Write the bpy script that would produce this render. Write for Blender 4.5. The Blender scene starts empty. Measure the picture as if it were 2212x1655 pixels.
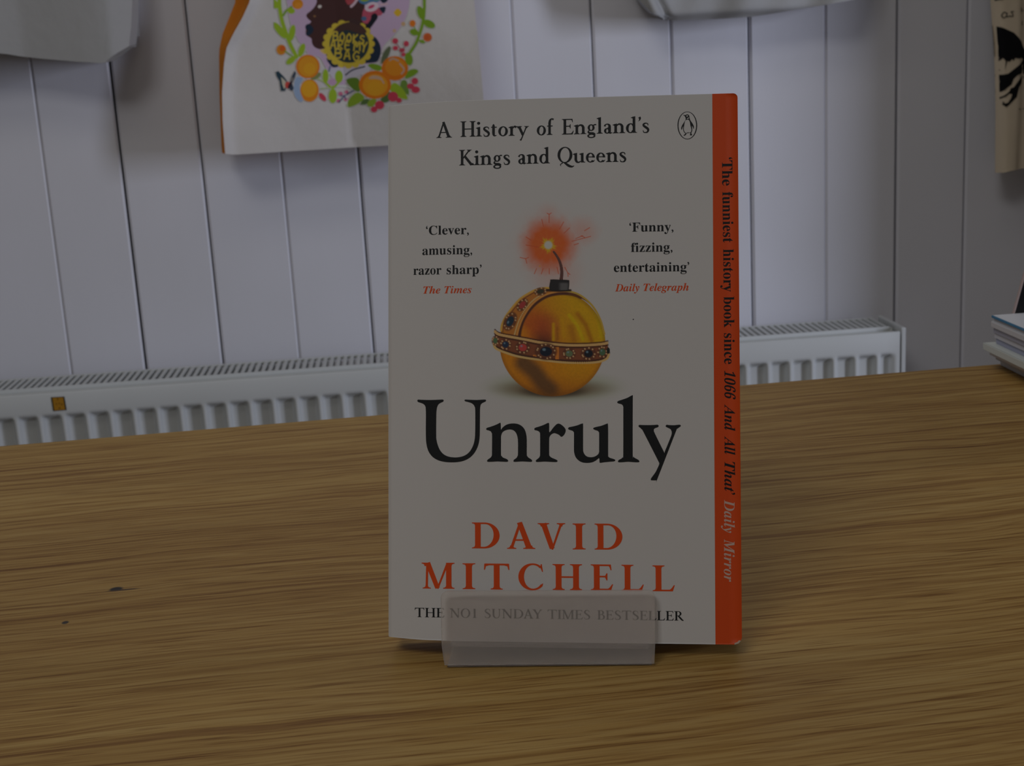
import bpy, bmesh, math, random
import numpy as np
from mathutils import Vector, Matrix
random.seed(7)
SC = bpy.context.scene
COL = SC.collection

# ---------------------------------------------------------------- camera, world, lights, exposure
CAMZ = 0.9542                                            # table top at 0.74
cam_d = bpy.data.cameras.new('camera'); cam = bpy.data.objects.new('camera', cam_d); COL.objects.link(cam)
cam_d.sensor_width = 36.0; cam_d.lens = 48.336; cam_d.clip_start = 0.02
_rot = Matrix(((0.9948327, 0.07324018, -0.07031204), (-0.08526054, 0.22666273, -0.97023433), (-0.05512301, 0.97121567, 0.23173599)))
cam.matrix_world = Matrix.Translation((0, 0, CAMZ)) @ _rot.to_4x4()
cam_d.dof.use_dof = True; cam_d.dof.focus_distance = 0.475; cam_d.dof.aperture_fstop = 46.0
SC.camera = cam
SC.view_settings.view_transform = 'Standard'; SC.view_settings.look = 'None'
SC.view_settings.gamma = 1.0; SC.view_settings.use_curve_mapping = False
SC.view_settings.exposure = 0.0

world = bpy.data.worlds.new('room_light'); SC.world = world; world.use_nodes = True
world.node_tree.nodes['Background'].inputs[0].default_value = (1.0, 0.98, 0.95, 1)
world.node_tree.nodes['Background'].inputs[1].default_value = 0.06

def area_light(name, loc, target, sx, sy, power, color):
    d = bpy.data.lights.new(name, 'AREA'); d.shape = 'RECTANGLE'; d.size = sx; d.size_y = sy
    d.energy = power; d.color = color
    o = bpy.data.objects.new(name, d); COL.objects.link(o); o.location = loc
    o.rotation_euler = (Vector(target) - Vector(loc)).to_track_quat('-Z', 'Y').to_euler()
    return o
area_light('window_daylight', (2.5, 0.40, 1.08), (0.1, 2.1, 0.8), 0.26, 0.8, 28, (0.77, 0.82, 1.0))
area_light('front_fill', (-0.9, -1.0, 2.90), (0.0, 0.5, 0.85), 1.0, 0.7, 12.5, (1.0, 0.98, 0.965))  # added soft fill to brighten the book's face, not a known source
area_light('ceiling_strip', (-0.45, 1.12, 2.05), (-0.45, 1.12, 0), 2.0, 0.4, 2.8, (1.0, 0.94, 0.86))

# ---------------------------------------------------------------- helpers
def link(o, parent=None):
    COL.objects.link(o)
    if parent is not None: o.parent = parent
    return o
def obj(name, me, mats, parent=None):
    o = bpy.data.objects.new(name, me)
    for m in (mats if isinstance(mats, (list, tuple)) else [mats]): me.materials.append(m)
    return link(o, parent)
SHIFT = Matrix.Translation((0, 0, 0.0024))
def thing(name, label, cat, matrix=None, group=None):
    o = bpy.data.objects.new(name, None); o.empty_display_size = 0.02; link(o)
    if matrix is not None: o.matrix_world = matrix
    return tag(o, label, cat, group)
def tag(o, label, cat, group=None):
    o['label'] = label; o['category'] = cat
    if group: o['group'] = group
    return o
def mesh(name, verts, faces, smooth=False, mat_idx=None):
    me = bpy.data.meshes.new(name); me.from_pydata([tuple(v) for v in verts], [], faces)
    if mat_idx is not None:
        for p, i in zip(me.polygons, mat_idx): p.material_index = i
    if smooth: me.shade_smooth()
    me.update(); return me
def grid_faces(nu, nv, off=0):
    return [(off+j*nu+i, off+j*nu+i+1, off+(j+1)*nu+i+1, off+(j+1)*nu+i) for j in range(nv-1) for i in range(nu-1)]
def box_mesh(name, lo, hi, bevel=0.0, seg=2):
    bm = bmesh.new(); bmesh.ops.create_cube(bm, size=1.0)
    for v in bm.verts: v.co = Vector([(lo[k]+hi[k])/2 + v.co[k]*(hi[k]-lo[k]) for k in range(3)])
    if bevel: bmesh.ops.bevel(bm, geom=bm.edges[:], offset=bevel, segments=seg, affect='EDGES', profile=0.5)
    me = bpy.data.meshes.new(name); bm.to_mesh(me); bm.free(); return me
def poly_mesh(name, polys, yf):
    """flat polygons in (u, v) set on a surface y = yf(u, v, layer)"""
    bm = bmesh.new()
    for k, P in enumerate(polys):
        vs = [bm.verts.new((p[0], yf(p[0], p[1], k), p[1])) for p in P]
        try: f = bm.faces.new(vs)
        except ValueError: continue
        f.normal_update()
    bmesh.ops.triangulate(bm, faces=bm.faces[:])
    for f in bm.faces:
        f.normal_update()
        if f.normal.y > 0: f.normal_flip()
    me = bpy.data.meshes.new(name); bm.to_mesh(me); bm.free(); return me
def smooth_closed(P, n=3):
    P = np.array(P, float); N = len(P); out = []
    for i in range(N):
        a, b, c, d = P[i-1], P[i], P[(i+1) % N], P[(i+2) % N]
        for k in range(n):
            t = k/n
            out.append(0.5*((2*b) + (-a+c)*t + (2*a-5*b+4*c-d)*t*t + (-a+3*b-3*c+d)*t**3))
    return out
def catmull(P, n=6):
    P = np.array(P, float)
    Q = np.vstack([2*P[0]-P[1], P, 2*P[-1]-P[-2]]); out = []
    for i in range(1, len(Q)-2):
        a, b, c, d = Q[i-1], Q[i], Q[i+1], Q[i+2]
        for k in range(n):
            t = k/n
            out.append(0.5*((2*b) + (-a+c)*t + (2*a-5*b+4*c-d)*t*t + (-a+3*b-3*c+d)*t**3))
    out.append(P[-1]); return np.array(out)
def stroke_poly(pts, n=6):
    """variable width pen stroke (x, y, width) -> list of quads"""
    C = catmull(pts, n) if len(pts) > 2 else np.array(pts, float)
    T = np.gradient(C[:, :2], axis=0); T /= np.maximum(np.linalg.norm(T, axis=1), 1e-9)[:, None]
    Nn = np.c_[-T[:, 1], T[:, 0]]
    L = C[:, :2]+Nn*C[:, 2:3]/2; Rr = C[:, :2]-Nn*C[:, 2:3]/2
    return [[L[i], L[i+1], Rr[i+1], Rr[i]] for i in range(len(C)-1)]
def ellipse(cx, cy, rx, ry, rot=0, n=28, a0=0, a1=360):
    th = np.radians(np.linspace(a0, a1, n, endpoint=(a1-a0) != 360)); c, s = math.cos(math.radians(rot)), math.sin(math.radians(rot))
    x = rx*np.cos(th); y = ry*np.sin(th)
    return [(cx+c*a-s*b, cy+s*a+c*b) for a, b in zip(x, y)]
def lin(c): c = c/255.0; return c/12.92 if c <= 0.04045 else ((c+0.055)/1.055)**2.4

# ---------------------------------------------------------------- materials
def principled(name, col, rough=0.5, spec=0.4, metal=0.0):
    m = bpy.data.materials.new(name); m.use_nodes = True
    b = m.node_tree.nodes['Principled BSDF']
    b.inputs['Base Color'].default_value = (*col, 1); b.inputs['Roughness'].default_value = rough
    b.inputs['Specular IOR Level'].default_value = spec; b.inputs['Metallic'].default_value = metal
    return m
class NT:
    def __init__(s, m): s.t = m.node_tree; s.b = s.t.nodes['Principled BSDF']
    def n(s, kind, **kw):
        x = s.t.nodes.new(kind)
        for k, v in kw.items():
            if k in x.inputs: x.inputs[k].default_value = v
            else: setattr(x, k, v)
        return x
    def l(s, a, b): s.t.links.new(a, b)
    def math(s, op, a, b=None):
        x = s.t.nodes.new('ShaderNodeMath'); x.operation = op
        for i, q in enumerate((a, b)):
            if q is None: continue
            if isinstance(q, (int, float)): x.inputs[i].default_value = q
            else: s.l(q, x.inputs[i])
        return x.outputs[0]
    def ramp(s, fac, stops):
        r = s.t.nodes.new('ShaderNodeValToRGB'); e = r.color_ramp.elements
        while len(e) < len(stops): e.new(0.5)
        for q, (p, c) in zip(e, stops): q.position = p; q.color = (*c, 1)
        s.l(fac, r.inputs[0]); return r.outputs[0]
    def mix(s, fac, a, b, mode='MIX'):
        x = s.t.nodes.new('ShaderNodeMix'); x.data_type = 'RGBA'; x.blend_type = mode
        for sock, q in ((x.inputs[0], fac), (x.inputs[6], a), (x.inputs[7], b)):
            if isinstance(q, (int, float)): sock.default_value = q
            elif isinstance(q, tuple): sock.default_value = (*q, 1)
            else: s.l(q, sock)
        return x.outputs[2]
def vcol_material(name, rough=0.6, spec=0.25):
    m = principled(name, (0.7, 0.7, 0.7), rough, spec); t = NT(m)
    a = t.n('ShaderNodeAttribute', attribute_name='Col'); t.l(a.outputs['Color'], t.b.inputs['Base Color']); return m

PAPER = (0.70, 0.69, 0.685)
M_paper = principled('cover_paper', PAPER, 0.5, 0.3)
M_orange = principled('cover_orange', (0.76, 0.085, 0.012), 0.5, 0.3)
M_black = principled('print_black', (0.012, 0.014, 0.016), 0.5, 0.3)
M_orange_ink = principled('print_orange', (0.80, 0.085, 0.010), 0.5, 0.3)
M_white_ink = principled('print_pale', (0.70, 0.50, 0.43), 0.5, 0.3)
M_print = vcol_material('cover_picture_print', 0.5, 0.3)
M_pages = principled('page_edges', (0.62, 0.58, 0.50), 0.8, 0.1)
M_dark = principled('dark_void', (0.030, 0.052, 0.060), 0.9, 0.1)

def wood_material():
    m = principled('oak_veneer', (0.3, 0.2, 0.1), 0.5, 0.22); t = NT(m)
    tc = t.n('ShaderNodeTexCoord'); sep = t.n('ShaderNodeSeparateXYZ'); t.l(tc.outputs['Object'], sep.inputs[0])
    X, Y = sep.outputs[0], sep.outputs[1]
    def noise(sx, sy, detail, rough, dist=0.0, yoff=None, seed=0.0):
        c = t.n('ShaderNodeCombineXYZ'); t.l(t.math('MULTIPLY', X, sx), c.inputs[0])
        yy = t.math('MULTIPLY', Y, sy)
        if yoff is not None: yy = t.math('ADD', yy, yoff)
        t.l(yy, c.inputs[1]); c.inputs[2].default_value = seed
        nz = t.n('ShaderNodeTexNoise'); nz.inputs['Scale'].default_value = 1.0; nz.inputs['Detail'].default_value = detail
        nz.inputs['Roughness'].default_value = rough; nz.inputs['Distortion'].default_value = dist
        t.l(c.outputs[0], nz.inputs['Vector']); return nz.outputs[0]
    wild = t.math('MAXIMUM', t.math('MULTIPLY', t.math('SUBTRACT', noise(2.6, 5.5, 1, 0.5, 0.0, seed=6.4), 0.50), 90.0), 7.0)
    warp = t.math('MULTIPLY', t.math('SUBTRACT', noise(5.2, 12, 2, 0.5, 0.3, seed=3.1), 0.5), wild)
    growth = noise(3.0, 250, 3, 0.68, 0.0, warp, 1.7)
    fine = noise(15.0, 480, 2, 0.6, 0.0, warp, 5.3)
    pores = noise(30.0, 820, 2, 0.55, 0.0, None, 8.8)
    broad = noise(1.6, 9, 2, 0.5, 0.4, None, 2.2)
    c1 = t.ramp(growth, [(0.33, (0.265, 0.140, 0.038)), (0.46, (0.395, 0.245, 0.072)), (0.66, (0.450, 0.300, 0.102))])
    c2 = t.ramp(fine, [(0.33, (0.74, 0.66, 0.56)), (0.55, (1.0, 1.0, 1.0))])
    c3 = t.ramp(pores, [(0.32, (0.66, 0.56, 0.46)), (0.44, (1.0, 1.0, 1.0))])
    c4 = t.ramp(broad, [(0.30, (0.88, 0.84, 0.80)), (0.70, (1.06, 1.05, 1.03))])
    col = t.mix(1.0, c1, c2, 'MULTIPLY'); col = t.mix(1.0, col, c3, 'MULTIPLY'); col = t.mix(1.0, col, c4, 'MULTIPLY')
    def knot(x, y, rx, ry, col, shade):
        dx = t.math('DIVIDE', t.math('SUBTRACT', X, x), rx); dy = t.math('DIVIDE', t.math('SUBTRACT', Y, y), ry)
        d = t.math('SQRT', t.math('ADD', t.math('MULTIPLY', dx, dx), t.math('MULTIPLY', dy, dy)))
        mr = t.n('ShaderNodeMapRange'); mr.inputs['From Min'].default_value = 0.7; mr.inputs['From Max'].default_value = 1.15
        mr.inputs['To Min'].default_value = 1.0; mr.inputs['To Max'].default_value = 0.0
        t.l(d, mr.inputs['Value']); return t.mix(mr.outputs[0], col, shade)
    for k in KNOTS: col = knot(*k[:4], col, k[4])
    t.l(col, t.b.inputs['Base Color'])
    bp = t.n('ShaderNodeBump'); bp.inputs['Strength'].default_value = 0.05; bp.inputs['Distance'].default_value = 0.0004
    t.l(fine, bp.inputs['Height']); t.l(bp.outputs[0], t.b.inputs['Normal'])
    return m
def paint_material(name, col, rough, bump=0.1, scale=60):
    m = principled(name, col, rough, 0.35); t = NT(m)
    tc = t.n('ShaderNodeTexCoord'); mp = t.n('ShaderNodeMapping'); mp.inputs['Scale'].default_value = (1.0, 1.0, 0.12)
    t.l(tc.outputs['Object'], mp.inputs[0])
    nz = t.n('ShaderNodeTexNoise'); nz.inputs['Scale'].default_value = scale; nz.inputs['Detail'].default_value = 3
    t.l(mp.outputs[0], nz.inputs['Vector'])
    n2 = t.n('ShaderNodeTexNoise'); n2.inputs['Scale'].default_value = 5; t.l(tc.outputs['Object'], n2.inputs['Vector'])
    t.l(t.mix(1.0, col, t.ramp(n2.outputs[0], [(0.3, (0.96, 0.96, 0.95)), (0.7, (1, 1, 1))]), 'MULTIPLY'), t.b.inputs['Base Color'])
    bp = t.n('ShaderNodeBump'); bp.inputs['Strength'].default_value = bump; bp.inputs['Distance'].default_value = 0.002
    t.l(nz.outputs[0], bp.inputs['Height']); t.l(bp.outputs[0], t.b.inputs['Normal']); return m
def cloth_material(name, col):
    m = principled(name, col, 0.95, 0.05); t = NT(m)
    tc = t.n('ShaderNodeTexCoord')
    nz = t.n('ShaderNodeTexNoise'); nz.inputs['Scale'].default_value = 28; nz.inputs['Detail'].default_value = 4; t.l(tc.outputs['Object'], nz.inputs['Vector'])
    wv = t.n('ShaderNodeTexNoise'); wv.inputs['Scale'].default_value = 900; t.l(tc.outputs['Object'], wv.inputs['Vector'])
    h = t.math('ADD', t.math('MULTIPLY', nz.outputs[0], 1.0), t.math('MULTIPLY', wv.outputs[0], 0.08))
    bp = t.n('ShaderNodeBump'); bp.inputs['Strength'].default_value = 0.25; bp.inputs['Distance'].default_value = 0.006
    t.l(h, bp.inputs['Height']); t.l(bp.outputs[0], t.b.inputs['Normal']); return m
def frosted_plastic():
    m = principled('frosted_plastic', (0.93, 0.89, 0.86), 0.35, 0.3)
    b = m.node_tree.nodes['Principled BSDF']
    b.inputs['Transmission Weight'].default_value = 0.80; b.inputs['IOR'].default_value = 1.2
    b.inputs['Roughness'].default_value = 0.27
    return m
M_wall = paint_material('white_board_paint', (0.735, 0.735, 0.79), 0.42)
M_rad = paint_material('radiator_enamel', (0.60, 0.62, 0.615), 0.38, 0.02)
M_canvas = cloth_material('cream_canvas', (0.64, 0.615, 0.59))
M_white_cloth = cloth_material('white_cotton', (0.41, 0.41, 0.405))
M_orange_cloth = cloth_material('orange_cotton', (0.70, 0.24, 0.03))
M_tan_cloth = cloth_material('natural_cotton', (0.66, 0.56, 0.42))
M_bagprint = vcol_material('bag_screen_print', 0.9, 0.05)
M_frost = frosted_plastic()
M_floor = principled('floor_boards', (0.20, 0.16, 0.12), 0.6, 0.3)

# print positions on the cover, in mm from its lower left corner; art scales of the two printed bags
TITLE_OUTLINES = [[(11.17,87.75),(11.53,88.05),(12.74,87.97),(16.36,87.87),(19.7,87.97),(20.89,87.98),(21.24,87.68),(21.01,87.22),(20.17,86.83),(19.34,86.31),(18.86,85.51),(18.58,84.35),(18.43,82.28),(18.37,74.91),(18.53,73.07),(19.0,71.23),(19.79,69.5),(21.09,68.01),(22.97,67.1),(25.56,66.8),(27.9,67.1),(29.76,67.9),(31.16,69.28),(32.14,71.11),(32.68,73.05),(32.91,75.34),(32.99,80.39),(32.96,84.28),(32.82,85.2),(32.36,86.01),(31.55,86.63),(30.27,87.05),(29.34,87.28),(29.0,87.63),(29.35,87.93),(30.97,87.85),(33.52,87.77),(35.6,87.87),(36.64,87.89),(36.99,87.64),(36.75,87.18),(35.83,86.75),(35.14,86.22),(34.86,85.42),(34.74,84.05),(34.7,80.38),(34.65,75.8),(34.53,73.74),(34.17,71.68),(33.48,69.85),(32.32,68.02),(30.69,66.53),(28.59,65.54),(26.26,65.08),(23.91,64.99),(21.55,65.14),(19.18,65.71),(17.28,66.74),(15.97,68.11),(15.13,69.72),(14.65,71.68),(14.46,73.76),(14.42,78.14),(14.47,82.3),(14.38,84.84),(14.19,85.65),(13.59,86.35),(12.74,86.75),(11.77,87.05),(11.29,87.29)],[(36.96,77.17),(37.3,77.58),(38.57,77.96),(40.19,78.53),(41.46,79.1),(42.03,79.39),(42.31,79.26),(42.37,78.07),(42.44,76.88),(42.95,77.61),(44.1,78.52),(45.48,79.02),(47.09,79.15),(48.7,78.91),(50.07,78.16),(51.1,76.9),(51.67,75.07),(51.84,73.02),(51.83,68.0),(52.05,67.2),(52.55,66.63),(53.35,66.17),(53.79,65.6),(53.47,65.19),(52.09,65.22),(50.14,65.31),(48.19,65.2),(47.16,65.2),(46.91,65.54),(47.28,66.06),(48.08,66.63),(48.43,67.32),(48.59,68.0),(48.63,72.34),(48.45,74.16),(48.0,75.54),(47.2,76.5),(46.17,76.91),(45.02,76.91),(43.87,76.57),(42.94,75.89),(42.53,74.86),(42.43,73.49),(42.41,68.01),(42.64,67.32),(43.14,66.75),(44.52,66.18),(45.03,65.61),(44.7,65.2),(43.14,65.22),(41.07,65.31),(39.0,65.2),(37.62,65.2),(37.27,65.5),(37.62,66.07),(38.54,66.69),(38.96,67.33),(39.08,68.24),(39.14,74.87),(38.98,75.67),(38.68,76.25),(37.99,76.59),(37.19,76.82)],[(54.61,77.12),(54.89,77.53),(56.26,77.96),(57.87,78.52),(59.13,79.11),(59.7,79.31),(59.99,79.11),(60.04,78.01),(60.07,75.96),(60.65,76.42),(61.4,77.44),(62.37,78.51),(62.94,78.91),(63.51,79.03),(64.31,78.73),(65.33,77.88),(65.97,76.97),(65.94,75.95),(65.32,74.81),(64.4,74.24),(63.61,74.93),(62.47,75.45),(61.67,75.55),(60.71,75.05),(60.13,74.14),(60.01,72.77),(59.99,67.99),(60.22,67.31),(60.79,66.74),(62.38,66.05),(63.02,65.6),(62.72,65.14),(61.24,65.12),(58.5,65.26),(56.67,65.17),(55.41,65.15),(55.07,65.49),(55.41,65.99),(56.22,66.63),(56.59,67.31),(56.68,68.22),(56.71,74.83),(56.6,75.74),(56.25,76.2),(55.57,76.54),(54.77,76.71)],[(66.92,77.31),(67.27,77.72),(68.63,77.99),(70.23,78.39),(71.37,78.84),(72.05,79.02),(72.33,78.84),(72.33,75.7),(72.31,69.79),(72.46,68.66),(73.02,67.64),(73.93,67.02),(75.18,66.84),(76.54,67.11),(77.68,67.86),(78.04,68.65),(78.09,69.33),(78.12,75.23),(77.99,75.91),(77.61,76.37),(76.59,76.71),(76.02,77.06),(76.14,77.46),(77.05,77.78),(78.86,78.18),(80.23,78.68),(81.02,78.97),(81.32,78.81),(81.39,75.68),(81.35,67.74),(81.48,67.06),(81.98,66.61),(83.33,66.2),(83.9,65.81),(83.55,65.36),(81.74,65.18),(79.7,64.98),(78.46,64.8),(78.21,65.14),(78.08,66.5),(76.99,65.7),(75.62,65.02),(73.8,64.78),(71.99,64.98),(70.63,65.71),(69.61,66.84),(69.09,68.43),(68.99,70.03),(69.03,75.26),(68.9,75.94),(68.51,76.39),(67.49,76.74),(66.99,76.97)],[(84.73,86.67),(85.03,87.13),(86.39,87.57),(88.21,88.2),(89.57,88.92),(90.2,89.19),(90.4,88.92),(90.32,86.99),(90.19,67.96),(90.39,67.17),(90.9,66.6),(92.14,65.92),(92.59,65.36),(92.25,65.02),(90.78,65.02),(88.53,65.18),(86.49,65.02),(85.14,65.02),(84.87,65.31),(85.14,65.81),(86.16,66.38),(86.62,66.94),(86.78,67.74),(86.89,83.6),(86.88,84.96),(86.65,85.6),(86.16,85.99),(85.25,86.22),(84.8,86.45)],[(92.33,78.14),(92.67,78.48),(93.79,78.43),(96.05,78.4),(98.07,78.46),(99.2,78.51),(99.58,78.12),(99.31,77.67),(98.41,77.33),(97.91,76.99),(97.84,76.43),(98.17,75.41),(101.39,68.78),(101.72,68.96),(103.66,73.59),(104.08,74.72),(104.24,75.62),(104.09,76.41),(103.69,76.98),(102.57,77.55),(102.07,77.93),(102.35,78.45),(103.47,78.38),(105.04,78.33),(106.17,78.44),(107.18,78.48),(107.51,78.1),(107.06,77.65),(106.16,76.97),(105.7,76.07),(98.85,58.69),(98.62,58.51),(96.83,58.53),(96.65,58.8),(96.83,59.37),(98.31,61.4),(99.1,62.98),(99.6,64.11),(99.68,64.79),(99.45,65.24),(94.23,75.65),(93.56,76.78),(92.89,77.46),(92.44,77.8)]]
LOGO = [[(109.07,190.67),(109.35,190.6),(109.83,190.49),(110.15,190.64),(110.47,190.78),(110.88,190.69),(111.19,190.41),(111.35,189.96),(111.43,189.39),(111.55,188.9),(111.82,188.32),(112.22,187.74),(112.62,187.08),(112.89,186.42),(112.93,185.85),(112.85,185.36),(112.69,185.53),(112.53,186.02),(112.21,186.52),(112.29,185.78),(112.32,184.97),(112.2,184.4),(111.99,184.0),(112.03,183.67),(112.27,183.22),(111.83,183.03),(111.39,183.24),(111.63,183.52),(111.55,183.85),(111.15,183.94),(110.59,183.87),(110.18,183.68),(110.1,183.35),(109.54,183.0),(109.18,183.17),(109.7,183.61),(109.78,183.81),(109.38,184.23),(109.11,184.89),(109.07,185.7),(109.12,186.35),(108.91,186.11),(108.67,185.3),(108.43,185.27),(108.35,185.88),(108.6,186.61),(109.0,187.33),(109.49,188.05),(109.9,188.69),(109.98,189.1),(109.9,189.59),(109.67,190.08),(109.35,190.34)],[(110.14,188.69),(110.54,188.8),(110.98,188.75),(111.26,188.41),(111.5,187.76),(111.65,186.69),(111.89,185.79),(112.0,185.06),(111.88,184.49),(111.55,184.09),(110.83,184.19),(110.03,183.97),(109.55,184.47),(109.35,185.12),(109.36,185.94),(109.48,186.91),(109.65,187.8),(109.85,188.37)],[(110.31,190.39),(110.67,190.42),(110.79,190.14),(110.47,189.82),(110.31,189.99)],[(110.38,189.17),(110.87,189.48),(111.15,189.68),(111.11,189.31),(110.7,189.08)],[(114.1,186.63),(114.06,185.98),(113.97,185.33),(113.82,184.71),(113.61,184.12),(113.35,183.58),(113.04,183.09),(112.69,182.67),(112.3,182.31),(111.89,182.03),(111.45,181.83),(110.99,181.71),(110.53,181.68),(110.07,181.73),(109.62,181.87),(109.18,182.09),(108.77,182.39),(108.39,182.77),(108.04,183.21),(107.74,183.72),(107.49,184.27),(107.29,184.87),(107.14,185.5),(107.06,186.15),(107.03,186.81),(107.06,187.47),(107.16,188.11),(107.31,188.74),(107.52,189.32),(107.78,189.87),(108.09,190.36),(108.44,190.78),(108.83,191.14),(109.25,191.42),(109.69,191.62),(110.14,191.74),(110.6,191.77),(111.06,191.72),(111.51,191.57),(111.95,191.35),(112.36,191.05),(112.75,190.67),(113.09,190.23),(113.39,189.72),(113.64,189.17),(113.84,188.57),(113.99,187.94),(114.07,187.29),(114.1,186.63)],[(113.71,186.64),(113.68,186.01),(113.6,185.4),(113.46,184.8),(113.27,184.24),(113.04,183.72),(112.77,183.25),(112.46,182.84),(112.11,182.5),(111.74,182.23),(111.35,182.03),(110.94,181.92),(110.53,181.89),(110.12,181.94),(109.72,182.07),(109.33,182.28),(108.96,182.57),(108.62,182.93),(108.32,183.36),(108.05,183.84),(107.82,184.37),(107.64,184.94),(107.52,185.55),(107.44,186.17),(107.42,186.8),(107.45,187.43),(107.53,188.05),(107.67,188.65),(107.85,189.21),(108.09,189.73),(108.36,190.2),(108.68,190.61),(109.02,190.95),(109.39,191.22),(109.78,191.41),(110.19,191.53),(110.6,191.56),(111.01,191.51),(111.41,191.37),(111.8,191.16),(112.17,190.87),(112.51,190.51),(112.82,190.08),(113.08,189.6),(113.31,189.07),(113.49,188.5),(113.61,187.9),(113.69,187.27),(113.71,186.64)]]
WORDS = [('A','title',18.63,184.59,24.58,184.51,5.76),('History','title',27.73,184.56,53.04,184.51,5.74),('of','title',55.93,184.49,62.26,184.51,5.7),('England’s','title',65.12,184.5,96.87,184.54,5.69),('Kings','title',27.24,174.03,46.1,173.99,5.73),('and','title',48.98,174.06,60.69,174.07,5.71),('Queens','title',63.49,174.18,88.49,174.03,5.69),('‘Clever,','quote',14.6,148.84,30.77,148.63,3.36),('amusing,','quote',13.17,141.45,31.97,141.25,3.36),('razor','quote',9.7,134.21,20.44,134.07,3.37),('sharp’','quote',22.44,134.05,35.47,134.02,3.34),('The','source',13.51,127.15,20.04,127.07,2.71),('Times','source',21.58,127.03,31.74,126.97,2.69),('‘Funny,','quote',89.45,148.51,105.32,148.44,3.34),('fizzing,','quote',89.99,141.12,104.91,141.09,3.33),('entertaining’','quote',83.76,133.95,110.9,133.85,3.33),('Daily','source',84.14,126.87,92.95,126.9,2.69),('Telegraph','source',94.42,126.91,110.66,126.87,2.69),('D','author',31.65,33.71,41.79,33.72,9.42),('A','author',44.52,33.63,54.81,33.63,9.4),('V','author',55.69,33.6,65.7,33.62,9.38),('I','author',68.35,33.54,73.04,33.57,9.35),('D','author',76.3,33.55,86.31,33.51,9.34),('M','author',12.72,18.74,25.16,18.94,9.45),('I','author',28.14,18.86,32.85,18.92,9.38),('T','author',36.04,18.86,45.33,18.83,9.36),('C','author',48.59,18.86,57.65,18.87,9.34),('H','author',61.03,18.9,71.73,18.89,9.32),('E','author',74.84,18.92,82.9,18.89,9.29),('L','author',85.91,18.87,93.9,18.87,9.27),('L','author',97.02,18.75,104.97,18.75,9.25),('THE','strap',10.06,8.19,21.44,8.44,3.39),('NO','strap',23.33,8.46,30.99,8.51,3.36),('1','strap',31.84,8.51,33.37,8.51,3.35),('SUNDAY','strap',36.3,8.51,57.34,8.47,3.35),('TIMES','strap',59.19,8.45,74.59,8.42,3.34),('BESTSELLER','strap',77.09,8.42,108.06,8.34,3.32)]
BAND_WORDS = [('‘The','band',122.89,174.79,122.91,164.58,3.75),('funniest','band',122.95,162.3,123.05,144.02,3.75),('history','band',123.07,141.57,123.08,126.24,3.75),('book','band',123.12,124.47,123.15,113.4,3.75),('since','band',123.13,111.3,123.15,100.2,3.75),('1066','bandit',123.16,97.82,123.12,87.52,3.75),('And','bandit',123.12,85.74,123.06,76.23,3.75),('All','bandit',123.05,74.32,123.0,67.65,3.75),('That’','bandit',122.98,65.18,122.85,53.39,3.75),('Daily','bandwhite',122.77,51.54,122.65,39.74,3.75),('Mirror','bandwhite',122.62,37.49,122.45,22.31,3.75)]
ORB_H = [[0.170796846, -0.000122285, 61.280496124], [0.002124784, -0.16755895, 108.19815136], [3.3746e-05, 9.485e-06, 1.0]]
BAGART = [[0.0001206719, -8.8824e-06, -0.1836], [-1.11524e-05, -0.0001305115, 1.0518], [-4.6907e-06, -1.33019e-05, 1.0]]
RBART = [[0.0001689294, -1.26305e-05, 0.8812], [-1.54961e-05, -0.0001822409, 0.9967], [-6.4736e-06, -1.85904e-05, 1.0]]


# ---------------------------------------------------------------- setting: floor, boarded wall, table
def struct(o): o['kind'] = 'structure'; return o
struct(obj('floor', mesh('floor', [(-3, -2, 0), (3, -2, 0), (3, 2.3, 0), (-3, 2.3, 0)], [(0, 1, 2, 3)]), M_floor))
YW = 2.18
wall = struct(obj('wall_back', box_mesh('wall_back', (-2.0, YW+0.012, 0), (2.2, YW+0.08, 2.5)), principled('dark_cavity', (0.012, 0.016, 0.018), 0.9, 0.1)))
JOINTS = [-0.6590, -0.5407, -0.4245, -0.3029, -0.1814, -0.0619, 0.0640, 0.1894, 0.3128, 0.4362, 0.5601, 0.6820, 0.7994, 0.9137]
GAP =    [0.0008, 0.0004, 0.0034, 0.0024, 0.0004, 0.0024, 0.0014, 0.0005, 0.0022, 0.0012, 0.0028, 0.0003, 0.0030, 0.0016]
j = JOINTS[0]
while j > -1.85: j -= 0.1215; JOINTS.insert(0, j); GAP.insert(0, 0.001)
j = JOINTS[-1]
while j < 2.0: j += 0.1200; JOINTS.append(j); GAP.append(0.001)
def plank_mesh(x0, x1, ch):
    P = [(x0, YW+0.011), (x0, YW+0.0035), (x0+ch, YW), (x1-ch*0.8, YW), (x1, YW+0.0035), (x1, YW+0.011)]
    n = len(P); vs = [(x, y, 0.0) for x, y in P] + [(x, y, 2.5) for x, y in P]
    return mesh('plank', vs, [(i, i+1, n+i+1, n+i) for i in range(n-1)])
for i in range(len(JOINTS)-1):
    obj('plank', plank_mesh(JOINTS[i]+GAP[i]/2, JOINTS[i+1]-GAP[i+1]/2, 0.0034), M_wall, wall)

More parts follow.
